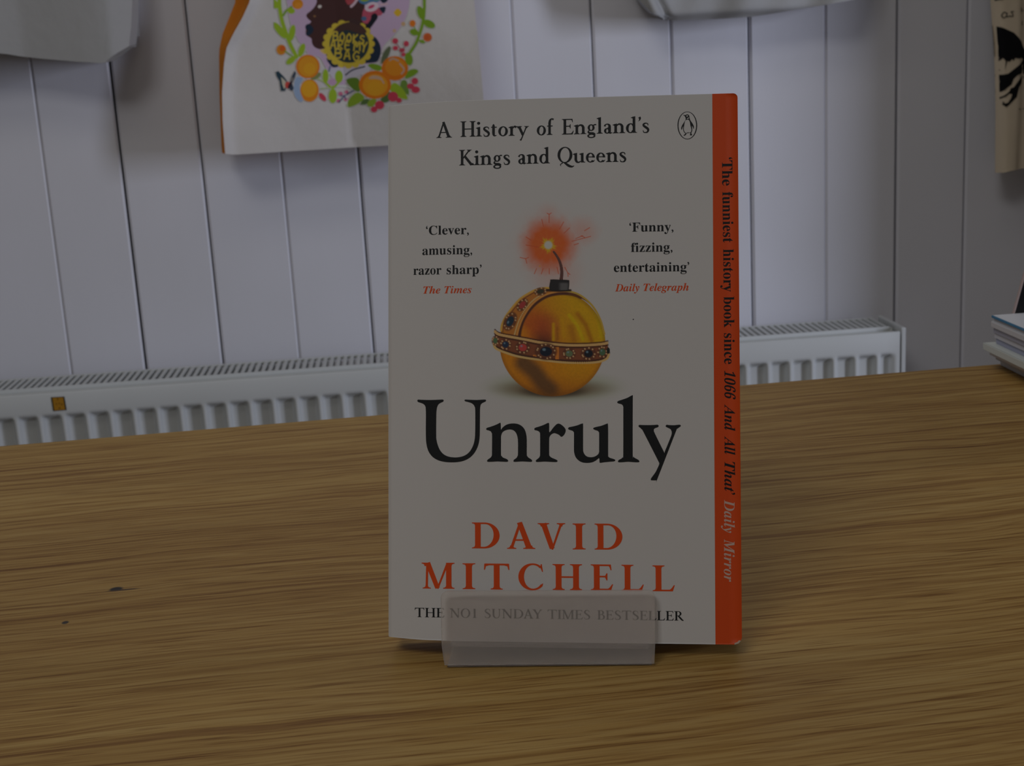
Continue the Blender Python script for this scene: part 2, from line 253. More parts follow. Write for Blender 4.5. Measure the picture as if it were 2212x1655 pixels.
right = struct(obj('added_shade_wall', box_mesh('added_shade_wall', (1.36, 1.51, 0), (1.44, YW+0.08, 2.5)), principled('shade_wall_grey', (0.22, 0.21, 0.20), 0.7, 0.2)))  # added out-of-view blocker shading the right-hand boards; grey keeps bounce low
TA = math.radians(1.70)
TM = Matrix.Translation((0, 0.839, 0.74)) @ Matrix.Rotation(TA, 4, 'Z')
KNOTS = [(-0.1425, -0.2655, 0.0030, 0.0026, (0.028, 0.024, 0.022)), (-0.1395, -0.2672, 0.0075, 0.0008, (0.07, 0.042, 0.025)), (-0.1575, -0.2985, 0.0015, 0.0017, (0.05, 0.038, 0.03))]
M_wood = wood_material()
table = thing('table', 'oak veneer shop table that the paperback stands on', 'table', TM)
obj('tabletop', box_mesh('tabletop', (-0.9, -0.78, -0.028), (1.1, 0.0, 0.0), 0.0015), M_wood, table)
for lx in (-0.86, 1.06):
    for ly in (-0.74, -0.04):
        obj('leg', box_mesh('leg', (lx-0.025, ly-0.025, -0.74), (lx+0.025, ly+0.025, -0.028), 0.002), M_wood, table)
for nm, lo, hi in (('apron', (-0.835, -0.75, -0.10), (1.035, -0.73, -0.028)), ('apron', (-0.835, -0.05, -0.10), (1.035, -0.03, -0.028))):
    obj(nm, box_mesh(nm, lo, hi, 0.001), M_wood, table)

# ---------------------------------------------------------------- radiator under the boards
YR, ZR = 2.03, CAMZ-0.4482
rad = thing('radiator', 'white ribbed panel radiator with slotted top grille on the boarded wall', 'radiator', Matrix.Translation((0, YR, ZR)))
XR0, XR1, PITCH, PH = -0.95, 0.7525, 0.0345, 0.7203     # PH: a bright rib flank
def groove(x):
    d = ((x-PH) % PITCH)/PITCH                          # 0 = left flank of a channel
    pts = [(0.0, 0.0), (0.13, 1.0), (0.70, 0.95), (0.80, 0.40), (0.86, 0.0), (1.0, 0.0)]
    for (a, fa), (b, fb) in zip(pts, pts[1:]):
        if a <= d <= b: return fa+(fb-fa)*(d-a)/(b-a)
    return 0.0
xs = [XR0]
k0 = math.floor((XR0-PH)/PITCH)
for k in range(k0, 2):
    for d in (0.0, 0.0325, 0.065, 0.0975, 0.13, 0.22, 0.36, 0.50, 0.62, 0.70, 0.75, 0.80, 0.83, 0.86, 0.93):
        x = PH+(k+d)*PITCH
        if XR0+0.01 < x < XR1-0.012: xs.append(x)
xs += [XR1-0.010, XR1-0.004, XR1]
prof = [(0.036, -0.001), (0.034, -0.0045), (0.030, -0.0050), (0.012, -0.0050), (0.007, -0.0042), (0.0045, -0.0010), (0.0030, 0.0), (0.0012, -0.0006), (0.0, -0.0022), (0.0, -0.030), (0.0, -0.034)]
rows = [(y, z, 0.0) for y, z in prof] + [(0, -0.036, 0.25), (0, -0.0385, 0.62), (0, -0.041, 0.9), (0, -0.044, 1.0), (0, -0.40, 1.0), (0, -0.405, 0.6), (0, -0.41, 0.0), (0, -0.44, 0.0), (0.10, -0.44, 0.0)]
vs = []
for y, z, w in rows:
    for x in xs: vs.append((x, y+0.0115*groove(x)*w if x < XR1-0.011 else y, z))
obj('front_panel', mesh('front_panel', vs, grid_faces(len(xs), len(rows)), True), M_rad, rad)
obj('back_panel', box_mesh('back_panel', (XR0, 0.098, -0.44), (XR1, 0.106, -0.02), 0.002), M_rad, rad)
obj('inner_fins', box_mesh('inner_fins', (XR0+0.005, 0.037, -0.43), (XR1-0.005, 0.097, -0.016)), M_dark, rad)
gr = obj('top_grille', box_mesh('top_grille', (XR0, 0.0335, -0.004), (XR1-0.004, 0.0375, 0.0015), 0.0006), M_rad, rad)
obj('grille_rail', box_mesh('grille_rail', (XR0, 0.110, -0.004), (XR1-0.004, 0.113, 0.0015), 0.0006), M_rad, gr)
sl = box_mesh('slat', (-0.0026, 0.0370, -0.009), (0.0026, 0.1105, 0.0010)); sl.materials.append(M_rad)
x = XR1-0.009
while x > XR0+0.01:
    o = bpy.data.objects.new('slat', sl); link(o, gr); o.location = (x, 0, 0); x -= 0.01035
obj('end_cap', box_mesh('end_cap', (XR1+0.0035, 0.004, -0.44), (XR1+0.0110, 0.112, 0.0045), 0.0015), M_rad, rad)
obj('end_cap', box_mesh('end_cap', (XR0-0.0110, 0.004, -0.44), (XR0-0.0035, 0.112, 0.0045), 0.0015), M_rad, rad)
for bx in (-0.75, 0.55):
    obj('wall_bracket', box_mesh('wall_bracket', (bx-0.015, 0.106, -0.35), (bx+0.015, YW-YR, -0.05)), M_rad, rad)
M_st = principled('sticker_amber', (0.42, 0.20, 0.015), 0.5, 0.3); M_sb = principled('sticker_border', (0.035, 0.03, 0.02), 0.5, 0.3)
st = [(-0.5377, -0.4548), (-0.5183, -0.4553), (-0.5176, -0.4759), (-0.5372, -0.4761)]
stc = np.mean(st, axis=0); sv = [(p[0], CAMZ+p[1]) for p in st]
def quad_slab(P, y0, y1):
    v = [(x, y0, z) for x, z in P]+[(x, y1, z) for x, z in P]
    return v, [(0, 1, 2, 3), (7, 6, 5, 4)]+[(i, (i+4), (i+1) % 4+4, (i+1) % 4) for i in range(4)]
sc_ = np.array([stc[0], CAMZ+stc[1]])
v1, f1 = quad_slab(sv, YR-0.0001, YR-0.0008)
sticker = tag(obj('sticker', mesh('sticker', v1, f1), M_sb), 'small square amber sticker with dark edges on the radiator front', 'sticker')
inner = [tuple(sc_+(np.array(p)-sc_)*np.array((0.80, 0.92))) for p in sv]
v2, f2 = quad_slab(inner, YR-0.0008, YR-0.0011)
obj('amber_face', mesh('amber_face', v2, f2), M_st, sticker)
mk = []
for (a, b, w, hh) in ((0.42, 0.80, 0.10, 0.16), (0.44, 0.10, 0.14, 0.12), (0.70, 0.40, 0.16, 0.10), (0.24, 0.44, 0.10, 0.12), (0.50, 0.46, 0.10, 0.12)):
    q = lambda s, t: tuple(np.array(inner[3])*(1-s)*(1-t)+np.array(inner[2])*s*(1-t)+np.array(inner[0])*(1-s)*t+np.array(inner[1])*s*t)
    mk.append([q(a, b), q(a+w, b), q(a+w, b+hh), q(a, b+hh)])
obj('faint_marks', poly_mesh('faint_marks', mk, lambda u, v, k: YR-0.0012), principled('sticker_mark', (0.15, 0.07, 0.01), 0.5, 0.3), sticker)

# ---------------------------------------------------------------- bags hanging on the wall
class Art:
    """flat screen print: shapes painted in art units on a fine sheet that follows the cloth; H maps art units to metres"""
    def __init__(s, H, surf, x0, x1, y0, y1, step, base):
        s.H = np.array(H); s.surf = surf; s.xs = np.arange(x0, x1+1, step); s.ys = np.arange(y0, y1+1, step); s.step = step
        s.X, s.Y = np.meshgrid(s.xs, s.ys); s.I = np.ones(s.X.shape+(3,))*np.array(base); s.cov = np.zeros(s.X.shape)
    def poly(s, P, col):
        P = np.array([(p[0], p[1]) for p in P], float); st = s.step
        i0, i1 = np.searchsorted(s.xs, P[:, 0].min()-st), np.searchsorted(s.xs, P[:, 0].max()+st)
        j0, j1 = np.searchsorted(s.ys, P[:, 1].min()-st), np.searchsorted(s.ys, P[:, 1].max()+st)
        if i1 <= i0 or j1 <= j0: return
        X, Y = s.X[j0:j1, i0:i1], s.Y[j0:j1, i0:i1]; m = np.zeros(X.shape)
        for ox in (-0.36, -0.12, 0.12, 0.36):
            for oy in (-0.36, -0.12, 0.12, 0.36):
                ins = np.zeros(X.shape, bool); x, y = X+ox*st, Y+oy*st
                for (xi, yi), (xj, yj) in zip(P, np.roll(P, 1, 0)):
                    if yi == yj: continue
                    ins ^= ((yi > y) != (yj > y)) & (x < (xj-xi)*(y-yi)/(yj-yi)+xi)
                m += ins/16.0
        s.I[j0:j1, i0:i1] = s.I[j0:j1, i0:i1]*(1-m[..., None])+np.array(col)*m[..., None]
        s.cov[j0:j1, i0:i1] = np.maximum(s.cov[j0:j1, i0:i1], m)
    def blob(s, P, col): s.poly(smooth_closed(P, 3), col)
    def ell(s, cx, cy, rx, ry, col, rot=0, n=24): s.poly(ellipse(cx, cy, rx, ry, rot, n), col)
    def stroke(s, pts, w, col):
        pts = [(*p, w) if len(p) == 2 else p for p in pts]; q = stroke_poly(pts)
        s.poly([a[0] for a in q]+[q[-1][1]]+[q[-1][2]]+[a[3] for a in q[::-1]], col)
        for a in (pts[0], pts[-1]): s.ell(a[0], a[1], a[2]/2, a[2]/2, col, 0, 10)
    def build(s, name, mat, parent):
        H = s.H; W = H[2, 0]*s.X+H[2, 1]*s.Y+1; U = (H[0, 0]*s.X+H[0, 1]*s.Y+H[0, 2])/W; V = (H[1, 0]*s.X+H[1, 1]*s.Y+H[1, 2])/W
        c = s.cov > 0; near = c.copy(); near[1:] |= c[:-1]; near[:-1] |= c[1:]; near[:, 1:] |= c[:, :-1]; near[:, :-1] |= c[:, 1:]
        idx = np.arange(s.X.size).reshape(s.X.shape)
        keep = near[:-1, :-1] & near[1:, :-1] & near[1:, 1:] & near[:-1, 1:]
        q = np.stack([idx[:-1, :-1], idx[1:, :-1], idx[1:, 1:], idx[:-1, 1:]], -1)[keep]
        used = np.unique(q); remap = np.zeros(s.X.size, int); remap[used] = np.arange(len(used))
        u, v = U.ravel()[used], V.ravel()[used]; co = [(a, s.surf(a, b)-0.0007, b) for a, b in zip(u, v)]
        me = bpy.data.meshes.new(name); me.from_pydata(co, [], remap[q].tolist())
        at = me.color_attributes.new('Col', 'FLOAT_COLOR', 'POINT')
        at.data.foreach_set('color', np.concatenate([s.I.reshape(-1, 3)[used], np.ones((len(used), 1))], 1).astype(np.float32).ravel())
        me.shade_smooth(); return obj(name, me, mat, parent)
def shade(ref, alb):                       # photographed colour -> ink reflectance, next to a cloth of known reflectance
    L = [lin(c) for c in ref]
    return lambda r, g, b: tuple(min(0.9, lin(q)/l*alb) for q, l in zip((r, g, b), L))
def cloth_panel(name, xl, xr, zb, ztop, surf, nu, nv, mat, parent):
    """front sheet between left edge xl(z), right edge xr(z), bottom zb(x fraction), top ztop"""
    vs = []
    for jj in range(nv):
        t = (jj/(nv-1))**1.3
        for ii in range(nu):
            s = ii/(nu-1); z = zb(s)+(ztop-zb(s))*t
            x = xl(z)+(xr(z)-xl(z))*s
            vs.append((x, surf(x, z), z))
    o = obj(name, mesh(name, vs, grid_faces(nu, nv), True), mat, parent); return o
def interp(P): P = sorted(P); a = [p[0] for p in P]; b = [p[1] for p in P]; return lambda q: float(np.interp(q, a, b))
def sstep(a, b, x): t = min(1, max(0, (x-a)/(b-a))); return t*t*(3-2*t)
def handle(name, x0, x1, z0, z1, y, mat, parent):
    pts = catmull([(x0, z0), (x0+0.01, (z0+z1)/2), ((x0+x1)/2-0.03, z1-0.02), ((x0+x1)/2, z1), ((x0+x1)/2+0.03, z1-0.02), (x1-0.01, (z0+z1)/2), (x1, z0)], 6)
    T = np.gradient(pts, axis=0); T /= np.linalg.norm(T, axis=1)[:, None]; Nn = np.c_[-T[:, 1], T[:, 0]]*0.0125
    vs = []
    for p, q in zip(pts, Nn):
        for sgn, dy in ((1, 0), (-1, 0), (-1, 0.002), (1, 0.002)): vs.append((p[0]+sgn*q[0], y+dy, p[1]+sgn*q[1]))
    fs = [(4*i+a, 4*i+(a+1) % 4, 4*i+4+(a+1) % 4, 4*i+4+a) for i in range(len(pts)-1) for a in range(4)]
    return obj(name, mesh(name, vs, fs), mat, parent)

# printed tote -------------------------------------------------
bag = thing('tote_bag', 'cream tote bag printed with a floral wreath and a woman in profile, orange lining showing', 'tote bag', SHIFT)
_l0 = interp([(1.25, -0.205), (1.0502, -0.1982), (1.025, -0.2127), (1.003, -0.2282), (0.9839, -0.2395), (0.9612, -0.2452), (0.9218, -0.2513), (0.8818, -0.2540), (0.8310, -0.2552)][::-1])
_l = lambda z: _l0(z)+0.0040
_r = interp([(0.83, 0.1295), (0.8899, 0.1285), (1.0334, 0.1256), (1.25, 0.12)])
def bag_y(x, z):
    k = sstep(0.99, 0.86, z)
    y = 2.082+0.016*math.sin((x+0.25)*8.2)*0.3
    d = x+0.0669+0.04*(z-0.83)
    y += -0.31*d*sstep(1.12, 0.90, z) if d > 0 else k*0.055*d+0.0015*math.sin(38*x+9*z)*k
    e = x-_l(z); y += -0.010*math.exp(-(e/0.009)**2) if e < 0.05 else 0
    return y
_b = interp([(0, 0.8346), (0.03, 0.8322), (0.06, 0.8318), (0.38, 0.8312), (0.5, 0.8314), (1, 0.833)])
fp = cloth_panel('front_panel', _l, _r, _b, 1.25, bag_y, 90, 60, M_canvas, bag)
G = interp([(1.25, -0.228), (1.0511, -0.2167), (1.0037, -0.2415), (0.9811, -0.2485), (0.9219, -0.2539), (0.8484, -0.2588), (0.836, -0.2590)][::-1])
zz = np.linspace(0.836, 1.25, 30)
vs = [(G(z)*2.15/2.09+0.006, 2.150, z) for z in zz]+[(0.125-0.02*(z-0.836), 2.150, z) for z in zz]
obj('back_panel', mesh('back_panel', vs, [(i, i+1, 31+i, 30+i) for i in range(29)]), M_orange_cloth, bag)
vs = []
zz = np.linspace(0.8346, 1.25, 40)
for z in zz:
    a = _l(z); b = G(z)*2.135/2.09; w = abs(b-a)
    for s in (0, 0.25, 0.5, 0.75, 1): vs.append((a+(b-a)*s, bag_y(a, z)+(2.135-bag_y(a, z))*s+0.014*math.sin(math.pi*s)*sstep(0.95, 1.02, z)*(1 if s != 0.5 else 2), CAMZ+(z-CAMZ)*(1+(2.135/2.09-1)*s)))
obj('side_gusset', mesh('side_gusset', vs, grid_faces(5, 40), True), M_orange_cloth, bag)
vs = []
for s in np.linspace(0, 1, 30):
    x = _l(0.833)+(_r(0.833)-_l(0.833))*s
    vs += [(x, bag_y(x, _b(s)), _b(s)), (x, 2.150, 0.836)]
obj('bottom_seam', mesh('bottom_seam', vs, [(2*i, 2*i+2, 2*i+3, 2*i+1) for i in range(29)]), M_canvas, bag)
vs = []
for z in np.linspace(0.833, 1.25, 30): vs += [(_r(z), bag_y(_r(z), z), z), (_r(z)-0.002, 2.150, z)]
obj('side_seam', mesh('side_seam', vs, [(2*i, 2*i+2, 2*i+3, 2*i+1) for i in range(29)]), M_canvas, bag)
handle('handle', -0.12, 0.04, 1.24, 1.52, 2.085, M_canvas, bag); handle('handle', -0.12, 0.04, 1.24, 1.52, 2.146, M_canvas, bag)

A = Art(BAGART, bag_y, 180, 2120, -420, 1390, 6.5, (0.64, 0.615, 0.59)); C = shade((122, 119, 116), 0.62)
GRN, GRN2, DKG, ORG, ORG2, RED, NAV, YEL, BRN, PNK = C(92, 108, 26), C(72, 92, 22), C(52, 66, 34), C(128, 78, 20), C(138, 96, 22), C(122, 38, 48), C(22, 28, 36), C(124, 106, 34), C(44, 28, 26), C(118, 100, 112)
A.blob([(330, 0), (350, 100), (360, 200), (390, 330), (440, 440), (480, 520), (540, 570), (600, 680), (720, 700), (800, 830), (860, 900), (880, 1010), (1020, 1030), (1050, 960), (1200, 900), (1300, 820), (1430, 740), (1480, 580), (1600, 450), (1700, 330), (1770, 180), (1800, 0), (1800, -300), (1500, -700), (1000, -850), (560, -650), (350, -300)], PNK)
A.blob([(690, -60), (690, 40), (665, 100), (620, 150), (575, 185), (566, 215), (590, 250), (620, 275), (612, 295), (570, 325), (560, 380), (565, 440), (625, 480), (632, 530), (660, 580), (720, 608), (790, 615), (850, 720), (1260, 720), (1330, 360), (1290, 200), (1260, 60), (1300, -100), (1100, -220), (800, -220)], BRN)
A.blob([(560, 322), (600, 308), (645, 350), (650, 390), (620, 430), (580, 448), (558, 425), (584, 386), (556, 362)], NAV)
A.blob([(1350, 455), (1410, 490), (1450, 570), (1455, 650), (1435, 720), (1400, 762), (1280, 775), (1000, 800), (900, 828), (845, 790), (808, 722), (860, 690), (1200, 500)], NAV)
A.blob([(835, 865), (900, 828), (1050, 832), (1150, 830), (1262, 785), (1330, 800), (1345, 830), (1230, 905), (1040, 965), (900, 960)], C(120, 114, 118))
A.stroke([(1035, 915), (1120, 855), (1262, 815)], 16, NAV); A.stroke([(835, 870), (850, 815)], 22, C(70, 72, 84))
A.blob([(728, 618), (800, 606), (830, 660), (775, 664)], C(130, 108, 60))
A.blob([(1030, -60), (1110, -60), (1115, 30), (1075, 70), (1035, 40)], C(104, 40, 42))
A.blob([(1180, -60), (1470, -60), (1445, 30), (1370, 60), (1290, 78), (1200, 50)], C(46, 72, 92))
A.ell(1260, 5, 60, 38, C(84, 96, 40)); A.ell(1400, 0, 45, 26, C(78, 96, 44))
A.blob([(1440, -60), (1540, -60), (1538, 25), (1490, 62), (1450, 30)], NAV)
A.stroke([(1100, 100), (1140, 62), (1195, -20)], 30, C(128, 108, 110))
A.stroke([(1070, 60), (1110, 40), (1170, -40)], 40, C(104, 44, 46))
A.blob([(1250, 130), (1350, 90), (1440, 120), (1480, 160), (1450, 210), (1350, 215), (1315, 300), (1235, 280)], C(112, 48, 58))
A.ell(1345, 105, 85, 56, C(132, 116, 118), -15); A.ell(1342, 103, 42, 19, C(120, 36, 58), -25)
A.blob([(1445, 112), (1512, 108), (1490, 185), (1440, 135)], NAV); A.stroke([(1450, 80), (1530, 70)], 18, C(128, 104, 104))
A.blob([(1345, 200), (1390, 182), (1420, 225), (1385, 285), (1320, 365), (1275, 340), (1330, 260)], C(20, 20, 24))
A.ell(1255, 245, 32, 28, C(46, 62, 80)); A.ell(726, 100, 23, 19, C(128, 120, 112), -20); A.ell(665, 215, 16, 12, C(84, 58, 36))
# badge: scalloped rim, dark field
for a in range(0, 360, 18):
    if not 262 < a < 290: A.ell(1070+268*math.cos(math.radians(a)), 545+256*math.sin(math.radians(a)), 46, 40, YEL)
A.poly(ellipse(1070, 545, 285, 268, 0, 40), YEL); A.poly(ellipse(1078, 548, 236, 222, 0, 40), C(28, 34, 34))
A.blob([(880, 420), (930, 340), (1040, 290), (1160, 290), (1250, 345), (1285, 410), (1200, 425), (1050, 380)], C(46, 32, 28))
A.stroke([(1100, 268), (1150, 278), (1190, 300)], 52, C(42, 30, 28))
LET = {'B': [[(0, 0), (0, 1)], [(0, 1), (.55, .95), (.55, .6), (.05, .52)], [(.05, .52), (.7, .45), (.6, .02), (0, 0)]], 'O': [[(.35, 1), (0, .6), (.2, 0), (.6, .1), (.7, .6), (.35, 1)]],
       'K': [[(0, 0), (0, 1)], [(.6, 1), (.05, .45), (.65, 0)]], 'S': [[(.6, .9), (.2, 1), (.05, .7), (.55, .45), (.5, .08), (0, .08)]], 'A': [[(0, 0), (.35, 1), (.7, 0)], [(.15, .35), (.6, .35)]],
       'R': [[(0, 0), (0, 1)], [(0, 1), (.6, .9), (.5, .5), (.05, .45), (.65, 0)]], 'E': [[(.6, 1), (0, .95), (0, .05), (.6, 0)], [(0, .5), (.5, .5)]], 'M': [[(0, 0), (.1, 1), (.4, .4), (.75, 1), (.85, 0)]],
       'Y': [[(0, 1), (.35, .5)], [(.7, 1), (.35, .5), (.25, 0)]], 'G': [[(.65, .85), (.3, 1), (.0, .5), (.3, 0), (.65, .15), (.65, .45), (.4, .45)]]}
def scrawl(word, x, y, step, hgt, drop):
    for i, ch in enumerate(word):
        for s_ in LET.get(ch, []):
            A.stroke([(x+i*step+p[0]*step*0.92+(1-p[1])*-8, y+i*drop-p[1]*hgt) for p in s_], 17, YEL)
scrawl('BOOKS', 892, 500, 80, 100, 12); scrawl('ARE', 862, 600, 88, 105, 6); scrawl('MY', 1140, 625, 92, 110, 14); scrawl('BAG', 915, 712, 108, 108, 16)
# wreath
A.stroke([(300, -400), (245, -150), (245, 0), (250, 120), (280, 280), (330, 430), (380, 560), (450, 700)], 46, GRN)
A.stroke([(290, 205), (330, 150), (390, 105)], 26, GRN2)
for e in ((180, 60, 78, 42, 50), (385, 150, 46, 36, 10), (250, 385, 120, 40, 52), (395, 415, 100, 38, -78), (510, 620, 85, 36, -70), (385, 740, 70, 36, -38)): A.ell(*e[:4], GRN, e[4])
A.ell(462, 70, 66, 62, ORG); A.ell(470, 90, 44, 38, C(134, 84, 24)); A.ell(268, 615, 58, 62, ORG); A.ell(282, 600, 34, 34, C(130, 58, 20)); A.stroke([(310, 630), (400, 690)], 14, GRN2)
A.ell(680, 930, 70, 34, C(78, 82, 48), -30)
A.ell(585, 815, 142, 142, C(132, 72, 18)); A.ell(588, 815, 118, 122, C(134, 88, 22)); A.ell(605, 840, 70, 70, C(136, 94, 22))
A.ell(605, 1100, 112, 135, C(134, 78, 18)); A.ell(600, 1080, 92, 100, ORG2)
A.blob([(440, 950), (500, 940), (530, 962), (492, 1030), (500, 1130), (530, 1205), (500, 1235), (440, 1180), (415, 1080)], C(92, 102, 116))
A.poly([(200, 882), (235, 868), (300, 935), (335, 980), (338, 1050), (314, 1108), (264, 1108), (246, 985), (212, 930)], C(26, 38, 44)); A.poly([(266, 938), (322, 988), (326, 1050), (302, 1085), (280, 1025)], C(120, 112, 96))
A.poly([(362, 1040), (372, 1000), (392, 930), (428, 866), (446, 890), (428, 962), (398, 1012), (418, 1072), (402, 1108), (368, 1094)], C(34, 40, 48)); A.poly([(385, 985), (408, 935), (412, 960), (390, 1005)], C(96, 84, 74)); A.ell(348, 1035, 34, 42, C(124, 44, 38)); A.ell(372, 1035, 16, 50, C(30, 22, 26), 25)
A.stroke([(870, 1060), (800, 1010), (700, 960)], 14, C(104, 112, 62)); A.stroke([(872, 1060), (920, 1000)], 14, GRN); A.ell(880, 1000, 60, 40, C(116, 92, 106))
A.ell(795, 930, 36, 85, GRN); A.ell(955, 935, 48, 75, GRN); A.stroke([(790, 1000), (875, 1070), (950, 1005)], 26, GRN); A.ell(882, 1165, 50, 88, GRN)
A.stroke([(740, 1080), (870, 1065)], 12, C(100, 108, 60)); A.stroke([(930, 1050), (1060, 1060), (1130, 1090)], 10, C(120, 122, 116))
A.ell(760, 1178, 30, 60, RED, -40)
for e in ((975, 1140, 26), (1045, 1120, 24), (950, 1222, 24), (1038, 1205, 24)): A.ell(e[0], e[1], e[2], e[2], C(120, 62, 76))
A.stroke([(955, 1240), (1030, 1160), (1130, 1100)], 15, C(34, 40, 62)); A.stroke([(975, 1160), (1025, 1165)], 12, C(34, 40, 62)); A.stroke([(1040, 1205), (1020, 1170)], 12, C(34, 40, 62))
A.blob([(1040, 980), (1120, 945), (1195, 970), (1205, 1110), (1120, 1085)], C(58, 76, 24)); A.blob([(1050, 1295), (1085, 1190), (1180, 1120), (1262, 1190), (1150, 1275)], C(82, 98, 26))
A.blob([(1210, 1265), (1250, 1205), (1320, 1205), (1290, 1260)], DKG); A.blob([(1290, 1275), (1330, 1205), (1405, 1205), (1360, 1290)], C(84, 98, 28))
A.blob([(1450, 1200), (1560, 1110), (1570, 1200), (1500, 1245)], DKG); A.blob([(1700, 980), (1762, 990), (1785, 1150), (1690, 1070)], C(66, 84, 34))
A.blob([(1560, 1085), (1610, 1005), (1700, 1060), (1775, 1195), (1660, 1175)], GRN); A.blob([(1740, 955), (1772, 870), (1850, 842), (1898, 870), (1830, 930)], GRN2)
A.blob([(1300, 800), (1360, 778), (1460, 810), (1450, 862), (1370, 852)], GRN2); A.blob([(1455, 785), (1480, 660), (1552, 575), (1572, 610), (1530, 720)], C(58, 62, 44))
for e in ((1600, 1170, 60, 60), (1440, 1270, 56, 52), (1375, 1322, 40, 36), (1670, 1212, 34, 30), (1625, 512, 36, 34), (1755, 545, 32, 34), (1628, 596, 32, 28), (1705, 622, 34, 26), (1725, 672, 26, 24), (1855, 985, 40, 40), (1865, 1085, 50, 40), (1805, 1045, 42, 34)): A.ell(*e, RED)
A.stroke([(1625, 520), (1690, 620), (1700, 700)], 10, C(90, 40, 44)); A.stroke([(1755, 550), (1705, 640)], 10, C(90, 40, 44))
A.ell(1620, 835, 158, 145, C(130, 68, 16)); A.ell(1625, 820, 120, 104, C(132, 80, 20)); A.stroke([(1560, 740), (1600, 720), (1660, 745)], 22, C(114, 92, 76)); A.stroke([(1680, 780), (1730, 850), (1700, 900)], 18, C(116, 96, 84))
A.ell(1385, 1030, 192, 168, C(132, 70, 16)); A.ell(1388, 1035, 150, 130, C(136, 90, 22)); A.ell(1390, 1070, 100, 84, C(136, 94, 22)); A.blob([(1310, 960), (1360, 920), (1450, 935), (1475, 975), (1400, 962)], C(122, 98, 78)); A.stroke([(1460, 960), (1490, 1010)], 16, C(122, 98, 84))
A.ell(1785, 725, 46, 78, GRN2, -10)
A.stroke([(1960, -400), (1975, -150), (1970, 0), (1970, 120), (1950, 300), (1905, 450), (1870, 540), (1800, 650)], 36, GRN2)
for e in ((1930, 180, 42, 86, -20), (2025, 312, 76, 44, 28), (1850, 410, 55, 38, 20), (1940, 520, 40, 18, 20)): A.ell(*e[:4], GRN2, e[4])
A.stroke([(1835, 320), (1880, 410)], 14, GRN2); A.stroke([(2000, 480), (1920, 520)], 12, GRN2)
A.ell(1830, 305, 36, 40, C(134, 70, 20)); A.ell(2005, 470, 52, 52, C(124, 60, 28)); A.ell(2000, 470, 28, 28, C(122, 52, 26))
A.ell(1655, 175, 38, 46, C(132, 104, 30)); A.ell(1655, 175, 48, 26, C(132, 104, 30)); A.ell(1720, 310, 26, 26, C(122, 98, 70)); A.ell(1615, 390, 22, 22, C(122, 100, 78))
A.build('picture_print', M_bagprint, fp)

# plain tote, upper left ----------------------------------------
lt = thing('tote_bag', 'plain white cotton bag hanging at the upper left, one corner folded back', 'tote bag', SHIFT)
lx = interp([(0.94, -0.78), (1.3, -0.76)]); rx = interp([(0.972, -0.3790), (0.9946, -0.3752), (1.0203, -0.3696), (1.0587, -0.3637), (1.3, -0.36)])
def lt_y(x, z):
    y = 2.086+0.003*math.sin(x*22+1)+(0.13*(x+0.525) if x < -0.525 else -0.09*(min(x, -0.41)+0.525))
    w = sstep(-0.404+0.05*(z-0.98), -0.399+0.05*(z-0.98), x)
    return y+w*(0.50*(x+0.404)-0.004)
_s = lambda x: (x+0.78)/(0.78-0.372)
bl = interp([(_s(-0.78), 1.008), (_s(-0.65), 1.003), (_s(-0.5591), 0.9949), (_s(-0.5463), 0.9929), (_s(-0.5273), 0.9886), (_s(-0.4952), 0.9836), (_s(-0.4434), 0.9768), (_s(-0.4044), 0.9725), (_s(-0.39), 0.984), (1.0, 0.9946)])
cloth_panel('front_panel', lx, rx, bl, 1.3, lt_y, 80, 40, M_white_cloth, lt)
vs = []
for s in np.linspace(0, 1, 40):
    z = bl(s); x = lx(z)+(rx(z)-lx(z))*s; vs += [(x, lt_y(x, z), z), (x, 2.165, z+0.004)]
obj('bottom_seam', mesh('bottom_seam', vs, [(2*i, 2*i+2, 2*i+3, 2*i+1) for i in range(39)]), M_white_cloth, lt)
vs = []
for z in np.linspace(0.9946, 1.3, 30): vs += [(rx(z), lt_y(rx(z), z), z), (rx(z)-0.004, 2.165, z)]
obj('side_seam', mesh('side_seam', vs, [(2*i, 2*i+2, 2*i+3, 2*i+1) for i in range(29)]), M_white_cloth, lt)
obj('back_panel', box_mesh('back_panel', (-0.77, 2.163, 1.01), (-0.372, 2.166, 1.3)), M_white_cloth, lt)
handle('handle', -0.66, -0.48, 1.29, 1.56, 2.092, M_white_cloth, lt)

# soft white bag, top centre right ------------------------------
ct = thing('tote_bag', 'soft white bag with a rounded lower edge, hanging right of the printed tote', 'tote bag', SHIFT)
tl = interp([(0.985, 0.4128), (0.9906, 0.4128), (0.9977, 0.392), (1.0068, 0.3819), (1.0207, 0.3705), (1.06, 0.356), (1.3, 0.35)]); tr_ = interp([(0.98, 0.70), (1.0049, 0.702), (1.05, 0.722), (1.3, 0.73)])
bt = interp([(0.0, 0.9906), (0.06, 0.9889), (0.145, 0.9883), (0.39, 0.9873), (0.485, 0.9885), (0.63, 0.9923), (0.83, 0.9981), (1.0, 1.0049)])
def ct_y(x, z):
    y = 2.088+0.006*math.sin(x*40+2)+0.003*math.sin(x*90-z*30)
    d = (x-0.400)+0.55*(z-0.99)
    return y-0.012*math.exp(-(d/0.010)**2)+0.012*math.exp(-((d-0.017)/0.006)**2)+0.02*math.exp(-((z-bt(0.3))/0.006)**2)
cloth_panel('front_panel', tl, tr_, bt, 1.3, ct_y, 80, 50, M_white_cloth, ct)
vs = []
for s in np.linspace(0, 1, 40):
    z = bt(s); x = tl(z)+(tr_(z)-tl(z))*s; vs += [(x, ct_y(x, z), z), (x, 2.165, z+0.004)]
obj('bottom_seam', mesh('bottom_seam', vs, [(2*i, 2*i+2, 2*i+3, 2*i+1) for i in range(39)]), M_white_cloth, ct)
